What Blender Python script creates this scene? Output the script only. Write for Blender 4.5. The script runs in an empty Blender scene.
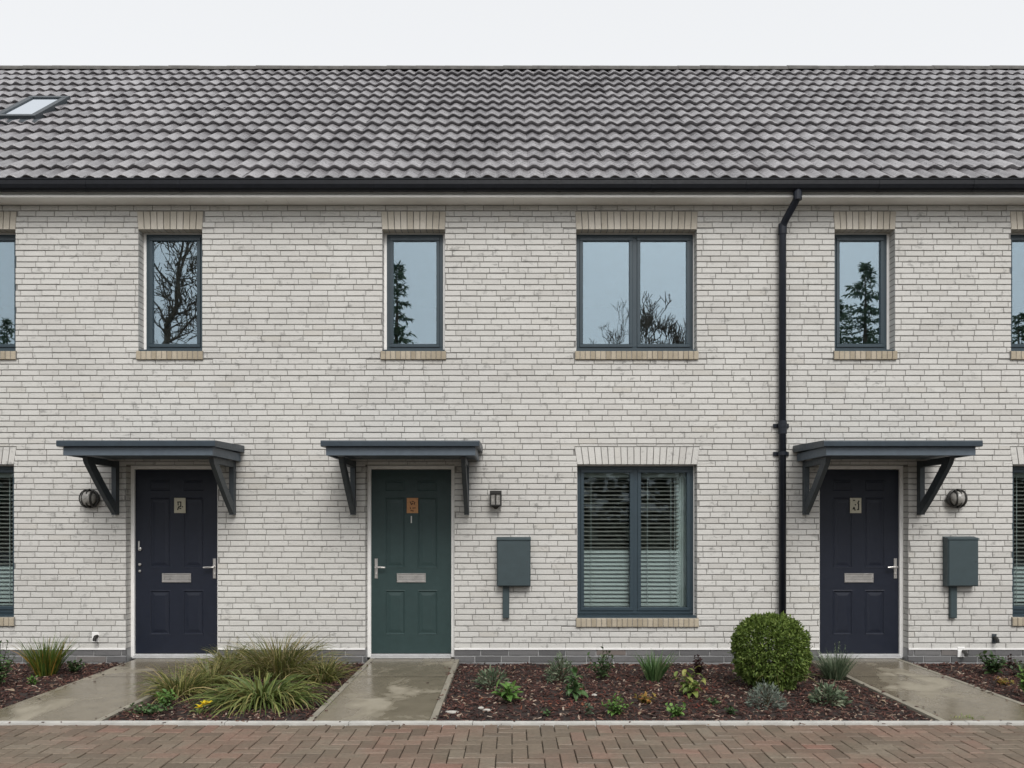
import bpy, math, random
from mathutils import Vector, noise
random.seed(7)
R = math.radians
scene = bpy.context.scene
COL = scene.collection
F, D, CZ, HV, CU = 800.0, 8.6, 1.5, 520.0, 512.0      # focal px, camera distance, camera height, horizon row, centre column
def X(u, y=0.0): return (u - CU) * (D + y) / F
def Z(v, y=0.0): return CZ + (HV - v) * (D + y) / F
def ground_at(u, v, z=-0.03):
    d = (CZ - z) * F / (v - HV)
    return (u - CU) * d / F, d - D, d / F               # x, y, metres per pixel

# ------------------------------------------------------------------ materials
def new_mat(name):
    m = bpy.data.materials.new(name); m.use_nodes = True
    nt = m.node_tree
    return m, nt, nt.nodes['Principled BSDF']
def N(nt, t, **kw):
    n = nt.nodes.new(t)
    for k, v in kw.items(): setattr(n, k, v)
    return n
def ramp(nt, src, stops, interp='LINEAR'):
    r = N(nt, 'ShaderNodeValToRGB'); r.color_ramp.interpolation = interp
    e = r.color_ramp.elements
    while len(e) < len(stops): e.new(0.5)
    for i, (p, c) in enumerate(stops):
        e[i].position = p; e[i].color = (c[0], c[1], c[2], 1) if not isinstance(c, (int, float)) else (c, c, c, 1)
    nt.links.new(src, r.inputs[0]); return r.outputs[0]
def mixc(nt, fac, a, b, mode='MIX'):
    m = N(nt, 'ShaderNodeMix', data_type='RGBA', blend_type=mode)
    for sock, val in ((m.inputs[0], fac), (m.inputs[6], a), (m.inputs[7], b)):
        if isinstance(val, (int, float)): sock.default_value = val
        elif isinstance(val, tuple): sock.default_value = (*val[:3], 1)
        else: nt.links.new(val, sock)
    return m.outputs[2]
def math_n(nt, op, a, b=None):
    m = N(nt, 'ShaderNodeMath', operation=op)
    for i, v in enumerate((a, b)):
        if v is None: continue
        if isinstance(v, (int, float)): m.inputs[i].default_value = v
        else: nt.links.new(v, m.inputs[i])
    return m.outputs[0]
def obj_noise(nt, scale, detail=4.0, rough=0.55, stretch=(1, 1, 1), off=(0, 0, 0), dist=0.0):
    tc = N(nt, 'ShaderNodeNewGeometry'); mp = N(nt, 'ShaderNodeMapping')
    mp.inputs['Scale'].default_value = stretch; mp.inputs['Location'].default_value = off
    nt.links.new(tc.outputs['Position'], mp.inputs[0])
    n = N(nt, 'ShaderNodeTexNoise'); n.inputs['Scale'].default_value = scale
    n.inputs['Detail'].default_value = detail; n.inputs['Roughness'].default_value = rough
    n.inputs['Distortion'].default_value = dist
    nt.links.new(mp.outputs[0], n.inputs['Vector']); return n.outputs[0]
def island(nt): return N(nt, 'ShaderNodeNewGeometry').outputs['Random Per Island']
def bump(nt, b, h, strength=0.3, dist=0.01):
    n = N(nt, 'ShaderNodeBump'); n.inputs['Strength'].default_value = strength; n.inputs['Distance'].default_value = dist
    nt.links.new(h, n.inputs['Height']); nt.links.new(n.outputs[0], b.inputs['Normal'])
def plain(name, col, rough=0.5, metal=0.0, var=0.12, nscale=14, bumpy=0.0, spec=0.5):
    m, nt, b = new_mat(name)
    n = obj_noise(nt, nscale, 5, 0.6)
    lo = tuple(c * (1 - var) for c in col); hi = tuple(c * (1 + var) for c in col)
    nt.links.new(ramp(nt, n, [(0.3, lo), (0.7, hi)]), b.inputs['Base Color'])
    b.inputs['Metallic'].default_value = metal
    b.inputs['Specular IOR Level'].default_value = spec
    rr = ramp(nt, obj_noise(nt, nscale * 2.3, 4, 0.6, off=(3, 1, 2)), [(0.3, max(0.02, rough - 0.08)), (0.7, min(1, rough + 0.1))])
    nt.links.new(rr, b.inputs['Roughness'])
    if bumpy: bump(nt, b, obj_noise(nt, nscale * 6, 3), bumpy, 0.004)
    return m
def brick_mat(name, stops, smudge_col, smudge=(0.56, 0.74), amount=0.6, rough=0.85):
    m, nt, b = new_mat(name)
    base = ramp(nt, island(nt), stops)
    fine = ramp(nt, obj_noise(nt, 60, 4, 0.7, (1, 1, 1.6)), [(0.25, 0.86), (0.75, 1.08)])
    base = mixc(nt, 1.0, base, fine, 'MULTIPLY')
    big = ramp(nt, obj_noise(nt, 0.9, 4, 0.6), [(0.3, 0.93), (0.7, 1.05)])
    base = mixc(nt, 1.0, base, big, 'MULTIPLY')
    s1 = ramp(nt, obj_noise(nt, 10, 6, 0.7, (0.9, 1, 1.3), dist=0.15), [(smudge[0], 0.0), (smudge[1], 1.0)])
    s2 = ramp(nt, obj_noise(nt, 1.7, 3, 0.6, off=(5, 2, 9)), [(0.35, 0.25), (0.7, 1.0)])
    fac = math_n(nt, 'MULTIPLY', math_n(nt, 'MULTIPLY', s1, s2), amount)
    base = mixc(nt, fac, base, smudge_col)
    nt.links.new(base, b.inputs['Base Color'])
    b.inputs['Roughness'].default_value = rough; b.inputs['Specular IOR Level'].default_value = 0.25
    bump(nt, b, obj_noise(nt, 90, 5, 0.7), 0.35, 0.004)
    return m
def leaf_mat(name, stops, rough=0.45, trans=0.25, spec=0.35):
    m, nt, b = new_mat(name)
    c = ramp(nt, island(nt), stops)
    c = mixc(nt, 1.0, c, ramp(nt, obj_noise(nt, 35, 3), [(0.3, 0.8), (0.7, 1.15)]), 'MULTIPLY')
    nt.links.new(c, b.inputs['Base Color']); b.inputs['Roughness'].default_value = rough
    b.inputs['Specular IOR Level'].default_value = spec
    t = N(nt, 'ShaderNodeBsdfTranslucent'); nt.links.new(c, t.inputs[0])
    mx = N(nt, 'ShaderNodeMixShader'); mx.inputs[0].default_value = trans
    nt.links.new(b.outputs[0], mx.inputs[1]); nt.links.new(t.outputs[0], mx.inputs[2])
    nt.links.new(mx.outputs[0], nt.nodes['Material Output'].inputs[0])
    return m

M = {}
M['brick'] = brick_mat('white_brick', [(0.0, (0.54, 0.525, 0.495)), (0.12, (0.585, 0.572, 0.542)), (0.5, (0.605, 0.592, 0.562)), (0.92, (0.63, 0.618, 0.588)), (1.0, (0.56, 0.54, 0.50))], (0.20, 0.195, 0.185), (0.555, 0.67), 0.85)
M['mortar'] = plain('mortar', (0.25, 0.243, 0.23), 0.95, var=0.25, nscale=9)
M['tan_brick'] = brick_mat('tan_brick', [(0.0, (0.48, 0.435, 0.365)), (0.5, (0.55, 0.505, 0.43)), (1.0, (0.60, 0.555, 0.485))], (0.28, 0.24, 0.19), (0.55, 0.75), 0.5)
M['sill_brick'] = brick_mat('sill_brick', [(0.0, (0.32, 0.27, 0.20)), (0.5, (0.40, 0.345, 0.26)), (1.0, (0.48, 0.42, 0.33))], (0.2, 0.17, 0.13), (0.52, 0.75), 0.5)
M['plinth_brick'] = brick_mat('blue_grey_brick', [(0.0, (0.105, 0.104, 0.105)), (0.5, (0.145, 0.143, 0.145)), (0.9, (0.18, 0.177, 0.176)), (1.0, (0.18, 0.145, 0.125))], (0.08, 0.075, 0.07), (0.5, 0.75), 0.6, 0.6)
M['pale_mortar'] = plain('pale_mortar', (0.36, 0.36, 0.36), 0.95, var=0.2, nscale=9)
M['frame'] = plain('blue_grey_frame', (0.030, 0.050, 0.064), 0.38, var=0.06)
M['canopy_dark'] = plain('slate_paint', (0.028, 0.042, 0.056), 0.4, var=0.12)
M['canopy'] = plain('grey_blue_paint', (0.084, 0.108, 0.134), 0.5, var=0.10)
M['bracket'] = plain('dark_grey_paint', (0.042, 0.052, 0.060), 0.5, var=0.12)
M['white'] = plain('white_plastic', (0.86, 0.85, 0.83), 0.45, var=0.06)
M['sill_grey'] = plain('threshold_metal', (0.45, 0.45, 0.45), 0.45, var=0.12)
M['cream'] = plain('cream_board', (0.86, 0.84, 0.79), 0.35, var=0.04, nscale=4)
M['gutter'] = plain('black_plastic', (0.009, 0.010, 0.013), 0.45, var=0.2, spec=0.2)
M['pipe'] = plain('dark_pipe', (0.013, 0.016, 0.024), 0.4, var=0.2, spec=0.3)
M['navy'] = plain('navy_door', (0.0115, 0.0150, 0.0265), 0.42, var=0.08, spec=0.35)
M['green'] = plain('green_door', (0.029, 0.053, 0.053), 0.42, var=0.08, spec=0.35)
M['metal'] = plain('brushed_metal', (0.62, 0.60, 0.58), 0.34, 0.9, var=0.1)
M['plate'] = plain('cream_plate', (0.47, 0.44, 0.34), 0.5, var=0.1)
M['copper_plate'] = plain('orange_plate', (0.46, 0.22, 0.085), 0.5, var=0.15, nscale=40)
M['ink'] = plain('ink', (0.02, 0.017, 0.012), 0.6)
M['brown_ink'] = plain('brown_ink', (0.09, 0.035, 0.012), 0.6)
M['box'] = plain('meter_box_plastic', (0.041, 0.062, 0.069), 0.5, var=0.07)
M['lamp_black'] = plain('lamp_black', (0.018, 0.017, 0.015), 0.45, var=0.15)
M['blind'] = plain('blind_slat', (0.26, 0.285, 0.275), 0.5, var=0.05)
M['blind_shaded'] = plain('blind_slat_shaded', (0.15, 0.143, 0.13), 0.55, var=0.05)  # upper slats: gloom of open slats and dark reflections put into the colour
M['room'] = plain('room_wall', (0.34, 0.35, 0.35), 0.9, var=0.1, nscale=2)
M['room_pale'] = plain('curtain_cloth', (0.30, 0.335, 0.325), 0.85, var=0.1, nscale=5)
M['kerb'] = plain('kerb_concrete', (0.46, 0.45, 0.42), 0.75, var=0.16, nscale=7, bumpy=0.3)
M['edge'] = plain('edging_concrete', (0.26, 0.238, 0.19), 0.6, var=0.2, nscale=6, bumpy=0.3)
M['soil'] = plain('soil', (0.026, 0.017, 0.014), 0.95, var=0.4, nscale=25, bumpy=0.8)
M['joint'] = plain('paving_joint', (0.085, 0.074, 0.058), 0.95, var=0.3, nscale=20)
M['asphalt'] = plain('wet_asphalt', (0.075, 0.077, 0.078), 0.42, var=0.25, nscale=1.5)
M['turf'] = plain('turf', (0.055, 0.075, 0.03), 0.95, var=0.35, nscale=3)
M['bark'] = plain('bark', (0.16, 0.125, 0.092), 0.9, var=0.35, nscale=6)
M['stem'] = plain('twig', (0.05, 0.042, 0.022), 0.85, var=0.3, nscale=20)
M['stone'] = plain('pale_stone', (0.42, 0.40, 0.36), 0.8, var=0.2, nscale=15)
M['yellow'] = leaf_mat('yellow_petal', [(0, (0.75, 0.52, 0.015)), (1, (0.85, 0.68, 0.03))], 0.5, 0.3)
# concrete path, partly wet
def path_mat():
    m, nt, b = new_mat('damp_concrete')
    wet = ramp(nt, obj_noise(nt, 1.5, 4, 0.6, (1.1, 0.8, 1), (0.9, 0.3, 0), 0.4), [(0.36, 0.1), (0.46, 1.0)])
    dry_c = ramp(nt, obj_noise(nt, 6, 6, 0.7), [(0.3, (0.29, 0.26, 0.20)), (0.7, (0.37, 0.335, 0.265))])
    wet_c = ramp(nt, obj_noise(nt, 5, 6, 0.7, off=(2, 8, 1)), [(0.3, (0.15, 0.125, 0.085)), (0.7, (0.215, 0.183, 0.13))])
    c = mixc(nt, wet, dry_c, wet_c)
    sp = ramp(nt, obj_noise(nt, 120, 3, 0.6), [(0.3, 0.82), (0.7, 1.12)])
    nt.links.new(mixc(nt, 1.0, c, sp, 'MULTIPLY'), b.inputs['Base Color'])
    nt.links.new(ramp(nt, wet, [(0.0, 0.62), (1.0, 0.20)]), b.inputs['Roughness']); b.inputs['Specular IOR Level'].default_value = 0.32
    bump(nt, b, obj_noise(nt, 70, 4), 0.10, 0.003)
    return m
M['path'] = path_mat()
def roof_mat():
    m, nt, b = new_mat('roof_tile')
    base = ramp(nt, island(nt), [(0.0, (0.15, 0.143, 0.15)), (0.5, (0.215, 0.206, 0.214)), (1.0, (0.28, 0.27, 0.278))])
    mott = ramp(nt, obj_noise(nt, 16, 6, 0.75), [(0.3, 0.72), (0.7, 1.2)])
    base = mixc(nt, 1.0, base, mott, 'MULTIPLY')
    big = ramp(nt, obj_noise(nt, 0.5, 3, 0.6, off=(4, 0, 0)), [(0.3, 0.86), (0.7, 1.1)])
    base = mixc(nt, 1.0, base, big, 'MULTIPLY')
    moss = ramp(nt, obj_noise(nt, 7, 6, 0.75, off=(1, 7, 3)), [(0.66, 0.0), (0.78, 0.5)])
    base = mixc(nt, moss, base, (0.055, 0.058, 0.040))
    nt.links.new(base, b.inputs['Base Color'])
    nt.links.new(ramp(nt, obj_noise(nt, 9, 4, 0.6, off=(9, 0, 1)), [(0.3, 0.15), (0.7, 0.42)]), b.inputs['Roughness'])
    b.inputs['Specular IOR Level'].default_value = 0.75
    bump(nt, b, obj_noise(nt, 55, 4, 0.7), 0.35, 0.006)
    return m
M['tile'] = roof_mat()
M['ridge'] = plain('ridge_concrete', (0.095, 0.09, 0.083), 0.8, var=0.3, nscale=8)
def glass_mat(name, refl, tint, through, rough=0.006):
    m, nt, b = new_mat(name); nt.nodes.remove(b)
    g = N(nt, 'ShaderNodeBsdfGlossy'); g.inputs['Roughness'].default_value = rough; g.inputs[0].default_value = (*tint, 1)
    t = N(nt, 'ShaderNodeBsdfTransparent'); t.inputs[0].default_value = (*through, 1)
    lw = N(nt, 'ShaderNodeLayerWeight'); lw.inputs[0].default_value = 0.5
    fac = ramp(nt, lw.outputs['Facing'], [(0.0, refl), (0.35, refl + 0.02), (0.7, min(1, refl + 0.18)), (1.0, 1.0)])
    # faint waviness of double glazing
    bn = N(nt, 'ShaderNodeBump'); bn.inputs['Strength'].default_value = 0.035; bn.inputs['Distance'].default_value = 0.02
    nt.links.new(obj_noise(nt, 2.2, 1), bn.inputs['Height']); nt.links.new(bn.outputs[0], g.inputs['Normal'])
    mx = N(nt, 'ShaderNodeMixShader'); nt.links.new(fac, mx.inputs[0])
    nt.links.new(t.outputs[0], mx.inputs[1]); nt.links.new(g.outputs[0], mx.inputs[2])
    nt.links.new(mx.outputs[0], nt.nodes['Material Output'].inputs[0])
    return m
M['glass'] = glass_mat('window_glass', 0.24, (0.76, 0.90, 1.0), (0.80, 0.88, 0.90))
M['glass_low'] = glass_mat('clear_glass', 0.024, (0.80, 0.93, 1.0), (0.95, 0.985, 0.98))
M['sky_glass'] = glass_mat('skylight_glass', 0.65, (0.9, 0.95, 1.0), (0.5, 0.55, 0.6))
M['lamp_glass'] = glass_mat('lamp_glass', 0.22, (1, 1, 1), (0.9, 0.9, 0.88), 0.1)
M['lamp_diff'] = plain('lamp_diffuser', (0.30, 0.29, 0.27), 0.25, var=0.35, nscale=30)
M['lamp_inner'] = plain('lamp_reflector', (0.55, 0.52, 0.47), 0.5, var=0.15, nscale=60)
def paver_mat():
    m, nt, b = new_mat('block_paver')
    a = ramp(nt, island(nt), [(0.0, (0.128, 0.100, 0.072)), (0.3, (0.148, 0.116, 0.083)), (0.65, (0.165, 0.130, 0.094)), (0.88, (0.19, 0.155, 0.115)), (1.0, (0.185, 0.115, 0.085))])
    red = ramp(nt, island(nt), [(0.0, (0.145, 0.095, 0.07)), (0.45, (0.185, 0.105, 0.078)), (1.0, (0.245, 0.125, 0.092))])
    f = ramp(nt, obj_noise(nt, 1.1, 4, 0.65, off=(3.1, 2.2, 0)), [(0.44, 0.0), (0.66, 0.6)])
    c = mixc(nt, f, a, red)
    c = mixc(nt, 1.0, c, ramp(nt, obj_noise(nt, 45, 5, 0.7), [(0.3, 0.75), (0.7, 1.2)]), 'MULTIPLY')
    nt.links.new(c, b.inputs['Base Color'])
    nt.links.new(ramp(nt, obj_noise(nt, 2.0, 3, off=(7, 7, 0)), [(0.3, 0.4), (0.7, 0.75)]), b.inputs['Roughness'])
    bump(nt, b, obj_noise(nt, 80, 4), 0.35, 0.004)
    return m
M['paver'] = paver_mat()
M['chips'] = leaf_mat('bark_chips', [(0.0, (0.026, 0.013, 0.011)), (0.45, (0.058, 0.027, 0.022)), (0.72, (0.095, 0.042, 0.033)), (0.84, (0.14, 0.062, 0.046)), (0.92, (0.20, 0.13, 0.095)), (1.0, (0.42, 0.34, 0.27))], 0.7, 0.0, 0.3)
M['red_litter'] = leaf_mat('red_litter', [(0.0, (0.08, 0.02, 0.016)), (0.6, (0.15, 0.036, 0.024)), (1.0, (0.26, 0.10, 0.05))], 0.6, 0.1)
M['dead'] = leaf_mat('dead_leaf', [(0.0, (0.10, 0.06, 0.04)), (0.5, (0.19, 0.13, 0.085)), (1.0, (0.34, 0.26, 0.18))], 0.7, 0.1)
M['l_grass'] = leaf_mat('grass_blade', [(0.0, (0.076, 0.098, 0.027)), (0.4, (0.138, 0.163, 0.043)), (0.7, (0.207, 0.208, 0.061)), (0.87, (0.303, 0.260, 0.098)), (1.0, (0.413, 0.312, 0.159))])
M['l_strap'] = leaf_mat('strap_leaf', [(0.0, (0.072, 0.108, 0.028)), (0.5, (0.129, 0.176, 0.045)), (0.8, (0.200, 0.230, 0.070)), (1.0, (0.343, 0.297, 0.115))])
M['l_dry'] = leaf_mat('dry_grass', [(0.0, (0.115, 0.127, 0.046)), (0.35, (0.196, 0.167, 0.075)), (0.7, (0.287, 0.230, 0.115)), (1.0, (0.380, 0.299, 0.172))])
M['l_box'] = leaf_mat('box_leaf', [(0.0, (0.060, 0.098, 0.020)), (0.5, (0.125, 0.185, 0.038)), (0.85, (0.185, 0.25, 0.058)), (1.0, (0.25, 0.31, 0.09))], 0.5, 0.28, 0.25)
M['l_mid'] = leaf_mat('mid_green_leaf', [(0.0, (0.050, 0.101, 0.036)), (0.6, (0.092, 0.169, 0.058)), (1.0, (0.170, 0.243, 0.103))])
M['l_dark'] = leaf_mat('dark_green_leaf', [(0.0, (0.030, 0.062, 0.022)), (0.6, (0.057, 0.104, 0.035)), (1.0, (0.109, 0.156, 0.062))])
M['l_bright'] = leaf_mat('bright_green_leaf', [(0.0, (0.079, 0.163, 0.036)), (0.6, (0.131, 0.250, 0.054)), (1.0, (0.210, 0.338, 0.095))])
M['l_lime'] = leaf_mat('lime_leaf', [(0.0, (0.12, 0.18, 0.04)), (0.6, (0.19, 0.25, 0.06)), (1.0, (0.33, 0.31, 0.09))])
M['l_silver'] = leaf_mat('silver_leaf', [(0.0, (0.10, 0.135, 0.105)), (0.6, (0.18, 0.22, 0.18)), (1.0, (0.30, 0.33, 0.28))], 0.6)
M['l_greygreen'] = leaf_mat('grey_green_leaf', [(0.0, (0.057, 0.089, 0.049)), (0.6, (0.113, 0.158, 0.092)), (1.0, (0.272, 0.304, 0.204))], 0.5)
M['l_maroon'] = leaf_mat('maroon_leaf', [(0.0, (0.025, 0.012, 0.012)), (0.7, (0.05, 0.022, 0.022)), (1.0, (0.09, 0.04, 0.035))])
M['l_orange'] = leaf_mat('orange_leaf', [(0.0, (0.12, 0.14, 0.03)), (0.5, (0.30, 0.19, 0.04)), (1.0, (0.36, 0.13, 0.04))])
M['l_tuft'] = leaf_mat('tuft_leaf', [(0.0, (0.05, 0.095, 0.02)), (0.65, (0.11, 0.17, 0.03)), (0.85, (0.20, 0.20, 0.035)), (1.0, (0.36, 0.19, 0.04))])
M['l_conifer'] = leaf_mat('conifer_needle', [(0.0, (0.09, 0.135, 0.085)), (1.0, (0.18, 0.235, 0.145))], 0.6, 0.35)
M['l_hedge'] = leaf_mat('hedge_leaf', [(0.0, (0.02, 0.036, 0.014)), (1.0, (0.05, 0.075, 0.03))], 0.6, 0.1)

# ------------------------------------------------------------------ mesh builder
ORG = {}
class MB:
    def __init__(s): s.v = []; s.f = []; s.m = []; s.cur = 0
    def vert(s, p): s.v.append(tuple(p)); return len(s.v) - 1
    def face(s, *i): s.f.append(i); s.m.append(s.cur)
    def quad(s, a, b, c, d):
        k = len(s.v); s.v += [tuple(a), tuple(b), tuple(c), tuple(d)]; s.face(k, k + 1, k + 2, k + 3)
    def box(s, x0, x1, y0, y1, z0, z1, ch=0.0):
        """box; ch > 0 chamfers the edges of the face towards -y"""
        k = len(s.v)
        s.v += [(x0, y1, z0), (x1, y1, z0), (x1, y1, z1), (x0, y1, z1)]
        if ch:
            s.v += [(x0, y0 + ch, z0), (x1, y0 + ch, z0), (x1, y0 + ch, z1), (x0, y0 + ch, z1),
                    (x0 + ch, y0, z0 + ch), (x1 - ch, y0, z0 + ch), (x1 - ch, y0, z1 - ch), (x0 + ch, y0, z1 - ch)]
            rings = [(0, 4), (4, 8)]; front = 8
        else:
            s.v += [(x0, y0, z0), (x1, y0, z0), (x1, y0, z1), (x0, y0, z1)]
            rings = [(0, 4)]; front = 4
        s.face(k + 3, k + 2, k + 1, k)
        s.face(*[k + front + i for i in range(4)])
        for a, b in rings:
            for i in range(4):
                j = (i + 1) % 4
                s.face(k + b + i, k + a + i, k + a + j, k + b + j)
    def hexa(s, p):   # 8 points: bottom ring 4, top ring 4
        k = len(s.v); s.v += [tuple(q) for q in p]
        s.face(k + 3, k + 2, k + 1, k); s.face(k + 4, k + 5, k + 6, k + 7)
        for i in range(4):
            j = (i + 1) % 4; s.face(k + i, k + j, k + 4 + j, k + 4 + i)
    def prism(s, poly, x0, x1):   # polygon in (y, z), extruded along x
        n = len(poly); k = len(s.v)
        s.v += [(x0, y, z) for y, z in poly] + [(x1, y, z) for y, z in poly]
        s.face(*[k + i for i in range(n)][::-1]); s.face(*[k + n + i for i in range(n)])
        for i in range(n):
            j = (i + 1) % n; s.face(k + i, k + j, k + n + j, k + n + i)
    def tube(s, pts, rad, n=10, cap=True):
        pts = [Vector(p) for p in pts]
        rads = rad if isinstance(rad, (list, tuple)) else [rad] * len(pts)
        rings = []; ref = None
        for i, p in enumerate(pts):
            d = (pts[min(i + 1, len(pts) - 1)] - pts[max(i - 1, 0)])
            if d.length < 1e-9: d = Vector((0, 0, 1))
            d.normalize()
            if ref is None: ref = Vector((1, 0, 0)) if abs(d.x) < 0.8 else Vector((0, 1, 0))
            a = d.cross(ref).normalized(); b = d.cross(a).normalized(); ref = b.cross(d).normalized() if False else ref
            k = len(s.v)
            for j in range(n):
                t = 2 * math.pi * j / n
                s.v.append(tuple(p + (a * math.cos(t) + b * math.sin(t)) * rads[i]))
            rings.append(k)
        for r0, r1 in zip(rings, rings[1:]):
            for j in range(n):
                q = (j + 1) % n; s.face(r0 + j, r0 + q, r1 + q, r1 + j)
        if cap:
            s.face(*[rings[0] + j for j in range(n)][::-1]); s.face(*[rings[-1] + j for j in range(n)])
    def lathe(s, c, axis, prof, n=20):   # prof: (along axis, radius)
        ax = Vector(axis).normalized(); ref = Vector((0, 0, 1)) if abs(ax.z) < 0.8 else Vector((1, 0, 0))
        a = ax.cross(ref).normalized(); b = ax.cross(a); c = Vector(c); rings = []
        for t, r in prof:
            k = len(s.v); rings.append(k)
            for j in range(n):
                th = 2 * math.pi * j / n
                s.v.append(tuple(c + ax * t + (a * math.cos(th) + b * math.sin(th)) * max(r, 1e-4)))
        for r0, r1 in zip(rings, rings[1:]):
            for j in range(n):
                q = (j + 1) % n; s.face(r0 + j, r0 + q, r1 + q, r1 + j)
    def blade(s, base, yaw, rise, length, width, droop, segs=4, tip=0.08, cup=0.0, bulge=0.35, roll=0.0):
        """a leaf: starts at base, leaves at elevation `rise`, bends down by `droop` radians along its length"""
        p = Vector(base); k = len(s.v); side0 = Vector((-math.sin(yaw), math.cos(yaw), 0))
        cols = 3 if cup else 2
        for i in range(segs + 1):
            t = i / segs; e = rise - droop * t * t
            d = Vector((math.cos(yaw) * math.cos(e), math.sin(yaw) * math.cos(e), math.sin(e)))
            up = Vector((-math.cos(yaw) * math.sin(e), -math.sin(yaw) * math.sin(e), math.cos(e)))
            side = side0 * math.cos(roll) + up * math.sin(roll)
            w = width * (max(tip, math.sin(math.pi * min(1, (t * 0.92 + 0.08)) ** (0.5 + bulge))) if bulge < 0.9 else max(tip, 1 - t))
            if i: p = p + d * (length / segs)
            s.v.append(tuple(p - side * w * 0.5 + up * cup * w))
            if cols == 3: s.v.append(tuple(p))
            s.v.append(tuple(p + side * w * 0.5 + up * cup * w))
        for i in range(segs):
            for c in range(cols - 1):
                a = k + i * cols + c; s.face(a, a + 1, a + cols + 1, a + cols)
    def build(s, name, mats, parent=None, loc=None, smooth=False):
        o_ = Vector(ORG[parent.name]) if parent else Vector(loc or (0, 0, 0))
        me = bpy.data.meshes.new(name)
        me.from_pydata([(x - o_.x, y - o_.y, z - o_.z) for x, y, z in s.v], [], s.f)
        if not isinstance(mats, (list, tuple)): mats = [mats]
        for m in mats: me.materials.append(m)
        if len(mats) > 1: me.polygons.foreach_set('material_index', s.m)
        if smooth: me.polygons.foreach_set('use_smooth', [True] * len(me.polygons))
        me.update()
        ob = bpy.data.objects.new(name, me); COL.objects.link(ob)
        if parent: ob.parent = parent
        else: ob.location = o_
        ORG[ob.name] = tuple(o_)
        return ob
def tag(o, label=None, cat=None, group=None, kind=None):
    for k, v in (('label', label), ('category', cat), ('group', group), ('kind', kind)):
        if v: o[k] = v
    return o
def thing(name, loc, label, cat, group=None):
    o = bpy.data.objects.new(name, None); o.empty_display_size = 0.1; COL.objects.link(o); o.location = loc
    ORG[o.name] = tuple(loc); return tag(o, label, cat, group)
def structure(mb, name, mat, smooth=False): return tag(mb.build(name, mat, smooth=smooth), kind='structure')

# ------------------------------------------------------------------ houses
EDGES = [-10.2, X(290), X(783), 10.2]
HGROUP = 'terraced houses in the row'
HL = ['white brick terraced house with navy door, dark wall lamp left of it and roof skylight',
      'white brick terraced house with the green front door, in the middle of the row',
      'white brick terraced house with navy door and meter box, beyond the dark downpipe']
houses = [thing('terraced_house', ((EDGES[i] + EDGES[i + 1]) / 2, 0.3, 0), HL[i], 'house', HGROUP) for i in range(3)]
def house_of(x): return 0 if x < EDGES[1] else (1 if x < EDGES[2] else 2)
WIN = [(0, -105, 15.6, 229, 351, True, 'up'), (0, 138, 202.3, 229, 351, False, 'up'), (0, -107, 14, 464, 617, True, 'low'),
       (1, 382, 445, 229, 351, False, 'up'), (1, 576, 697, 229, 351, True, 'up'), (1, 577, 697.3, 464, 618, True, 'low'),
       (2, 834.5, 895.3, 229, 351, False, 'up'), (2, 1011, 1132, 229, 351, True, 'up'), (2, 1012.5, 1133, 464, 617, True, 'low')]
DOORS = [(0, 125.6, 217.6, 'navy'), (1, 365.2, 454.5, 'green'), (2, 819.6, 908.6, 'navy')]
EAVE = 4.887
PL_TOP = Z(648.8)
openings = []; cuts = []        # (x0, x1, z0, z1); cuts may splay: (x0 bottom, x1 bottom, z0, z1, spread)
for h, u0, u1, vt, vb, dbl, k in WIN:
    x0, x1, z0, z1 = X(u0), X(u1), Z(vb), Z(vt)
    openings.append((x0, x1, z0, z1))
    lh = 0.195 if k == 'up' else 0.19
    cuts += [(x0, x1, z0, z1, 0), (x0, x1, z1, z1 + lh, 0.012 if k == 'up' else 0.03), (x0 - 0.014, x1 + 0.014, z0 - 0.097, z0, 0)]
for h, u0, u1, c in DOORS:
    x0, x1, z1 = X(u0), X(u1), Z(464.5)
    openings.append((x0, x1, -0.4, z1)); cuts.append((x0, x1, -0.4, z1, 0))

wall_mb = [MB() for _ in range(3)]; plinth_mb = [MB() for _ in range(3)]
# solid backing wall with real openings (thickness 0.008..0.30)
def backing(mb, xa, xb, za, zb, yf, yb, ops):
    xs = sorted({xa, xb} | {x for o in ops for x in o[:2] if xa < x < xb}); zs = sorted({za, zb} | {z for o in ops for z in o[2:4] if za < z < zb})
    def solid(i, j):
        if not (0 <= i < len(xs) - 1 and 0 <= j < len(zs) - 1): return False
        cx, cz = (xs[i] + xs[i + 1]) / 2, (zs[j] + zs[j + 1]) / 2
        return not any(o[0] < cx < o[1] and o[2] < cz < o[3] for o in ops)
    for i in range(len(xs) - 1):
        for j in range(len(zs) - 1):
            if not solid(i, j): continue
            a, b, c, d = xs[i], xs[i + 1], zs[j], zs[j + 1]
            mb.quad((a, yf, c), (b, yf, c), (b, yf, d), (a, yf, d)); mb.quad((b, yb, c), (a, yb, c), (a, yb, d), (b, yb, d))
            if not solid(i - 1, j): mb.quad((a, yb, c), (a, yf, c), (a, yf, d), (a, yb, d))
            if not solid(i + 1, j): mb.quad((b, yf, c), (b, yb, c), (b, yb, d), (b, yf, d))
            if not solid(i, j - 1): mb.quad((a, yb, c), (b, yb, c), (b, yf, c), (a, yf, c))
            if not solid(i, j + 1): mb.quad((a, yf, d), (b, yf, d), (b, yb, d), (a, yb, d))
for i in range(3):
    wall_mb[i].cur = 1
    backing(wall_mb[i], EDGES[i], EDGES[i + 1], PL_TOP, EAVE + 0.25, 0.009, 0.30, openings)
    plinth_mb[i].cur = 1
    backing(plinth_mb[i], EDGES[i], EDGES[i + 1], -0.5, PL_TOP - 0.001, 0.012, 0.30, openings)
    wall_mb[i].cur = 0; plinth_mb[i].cur = 0
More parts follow.
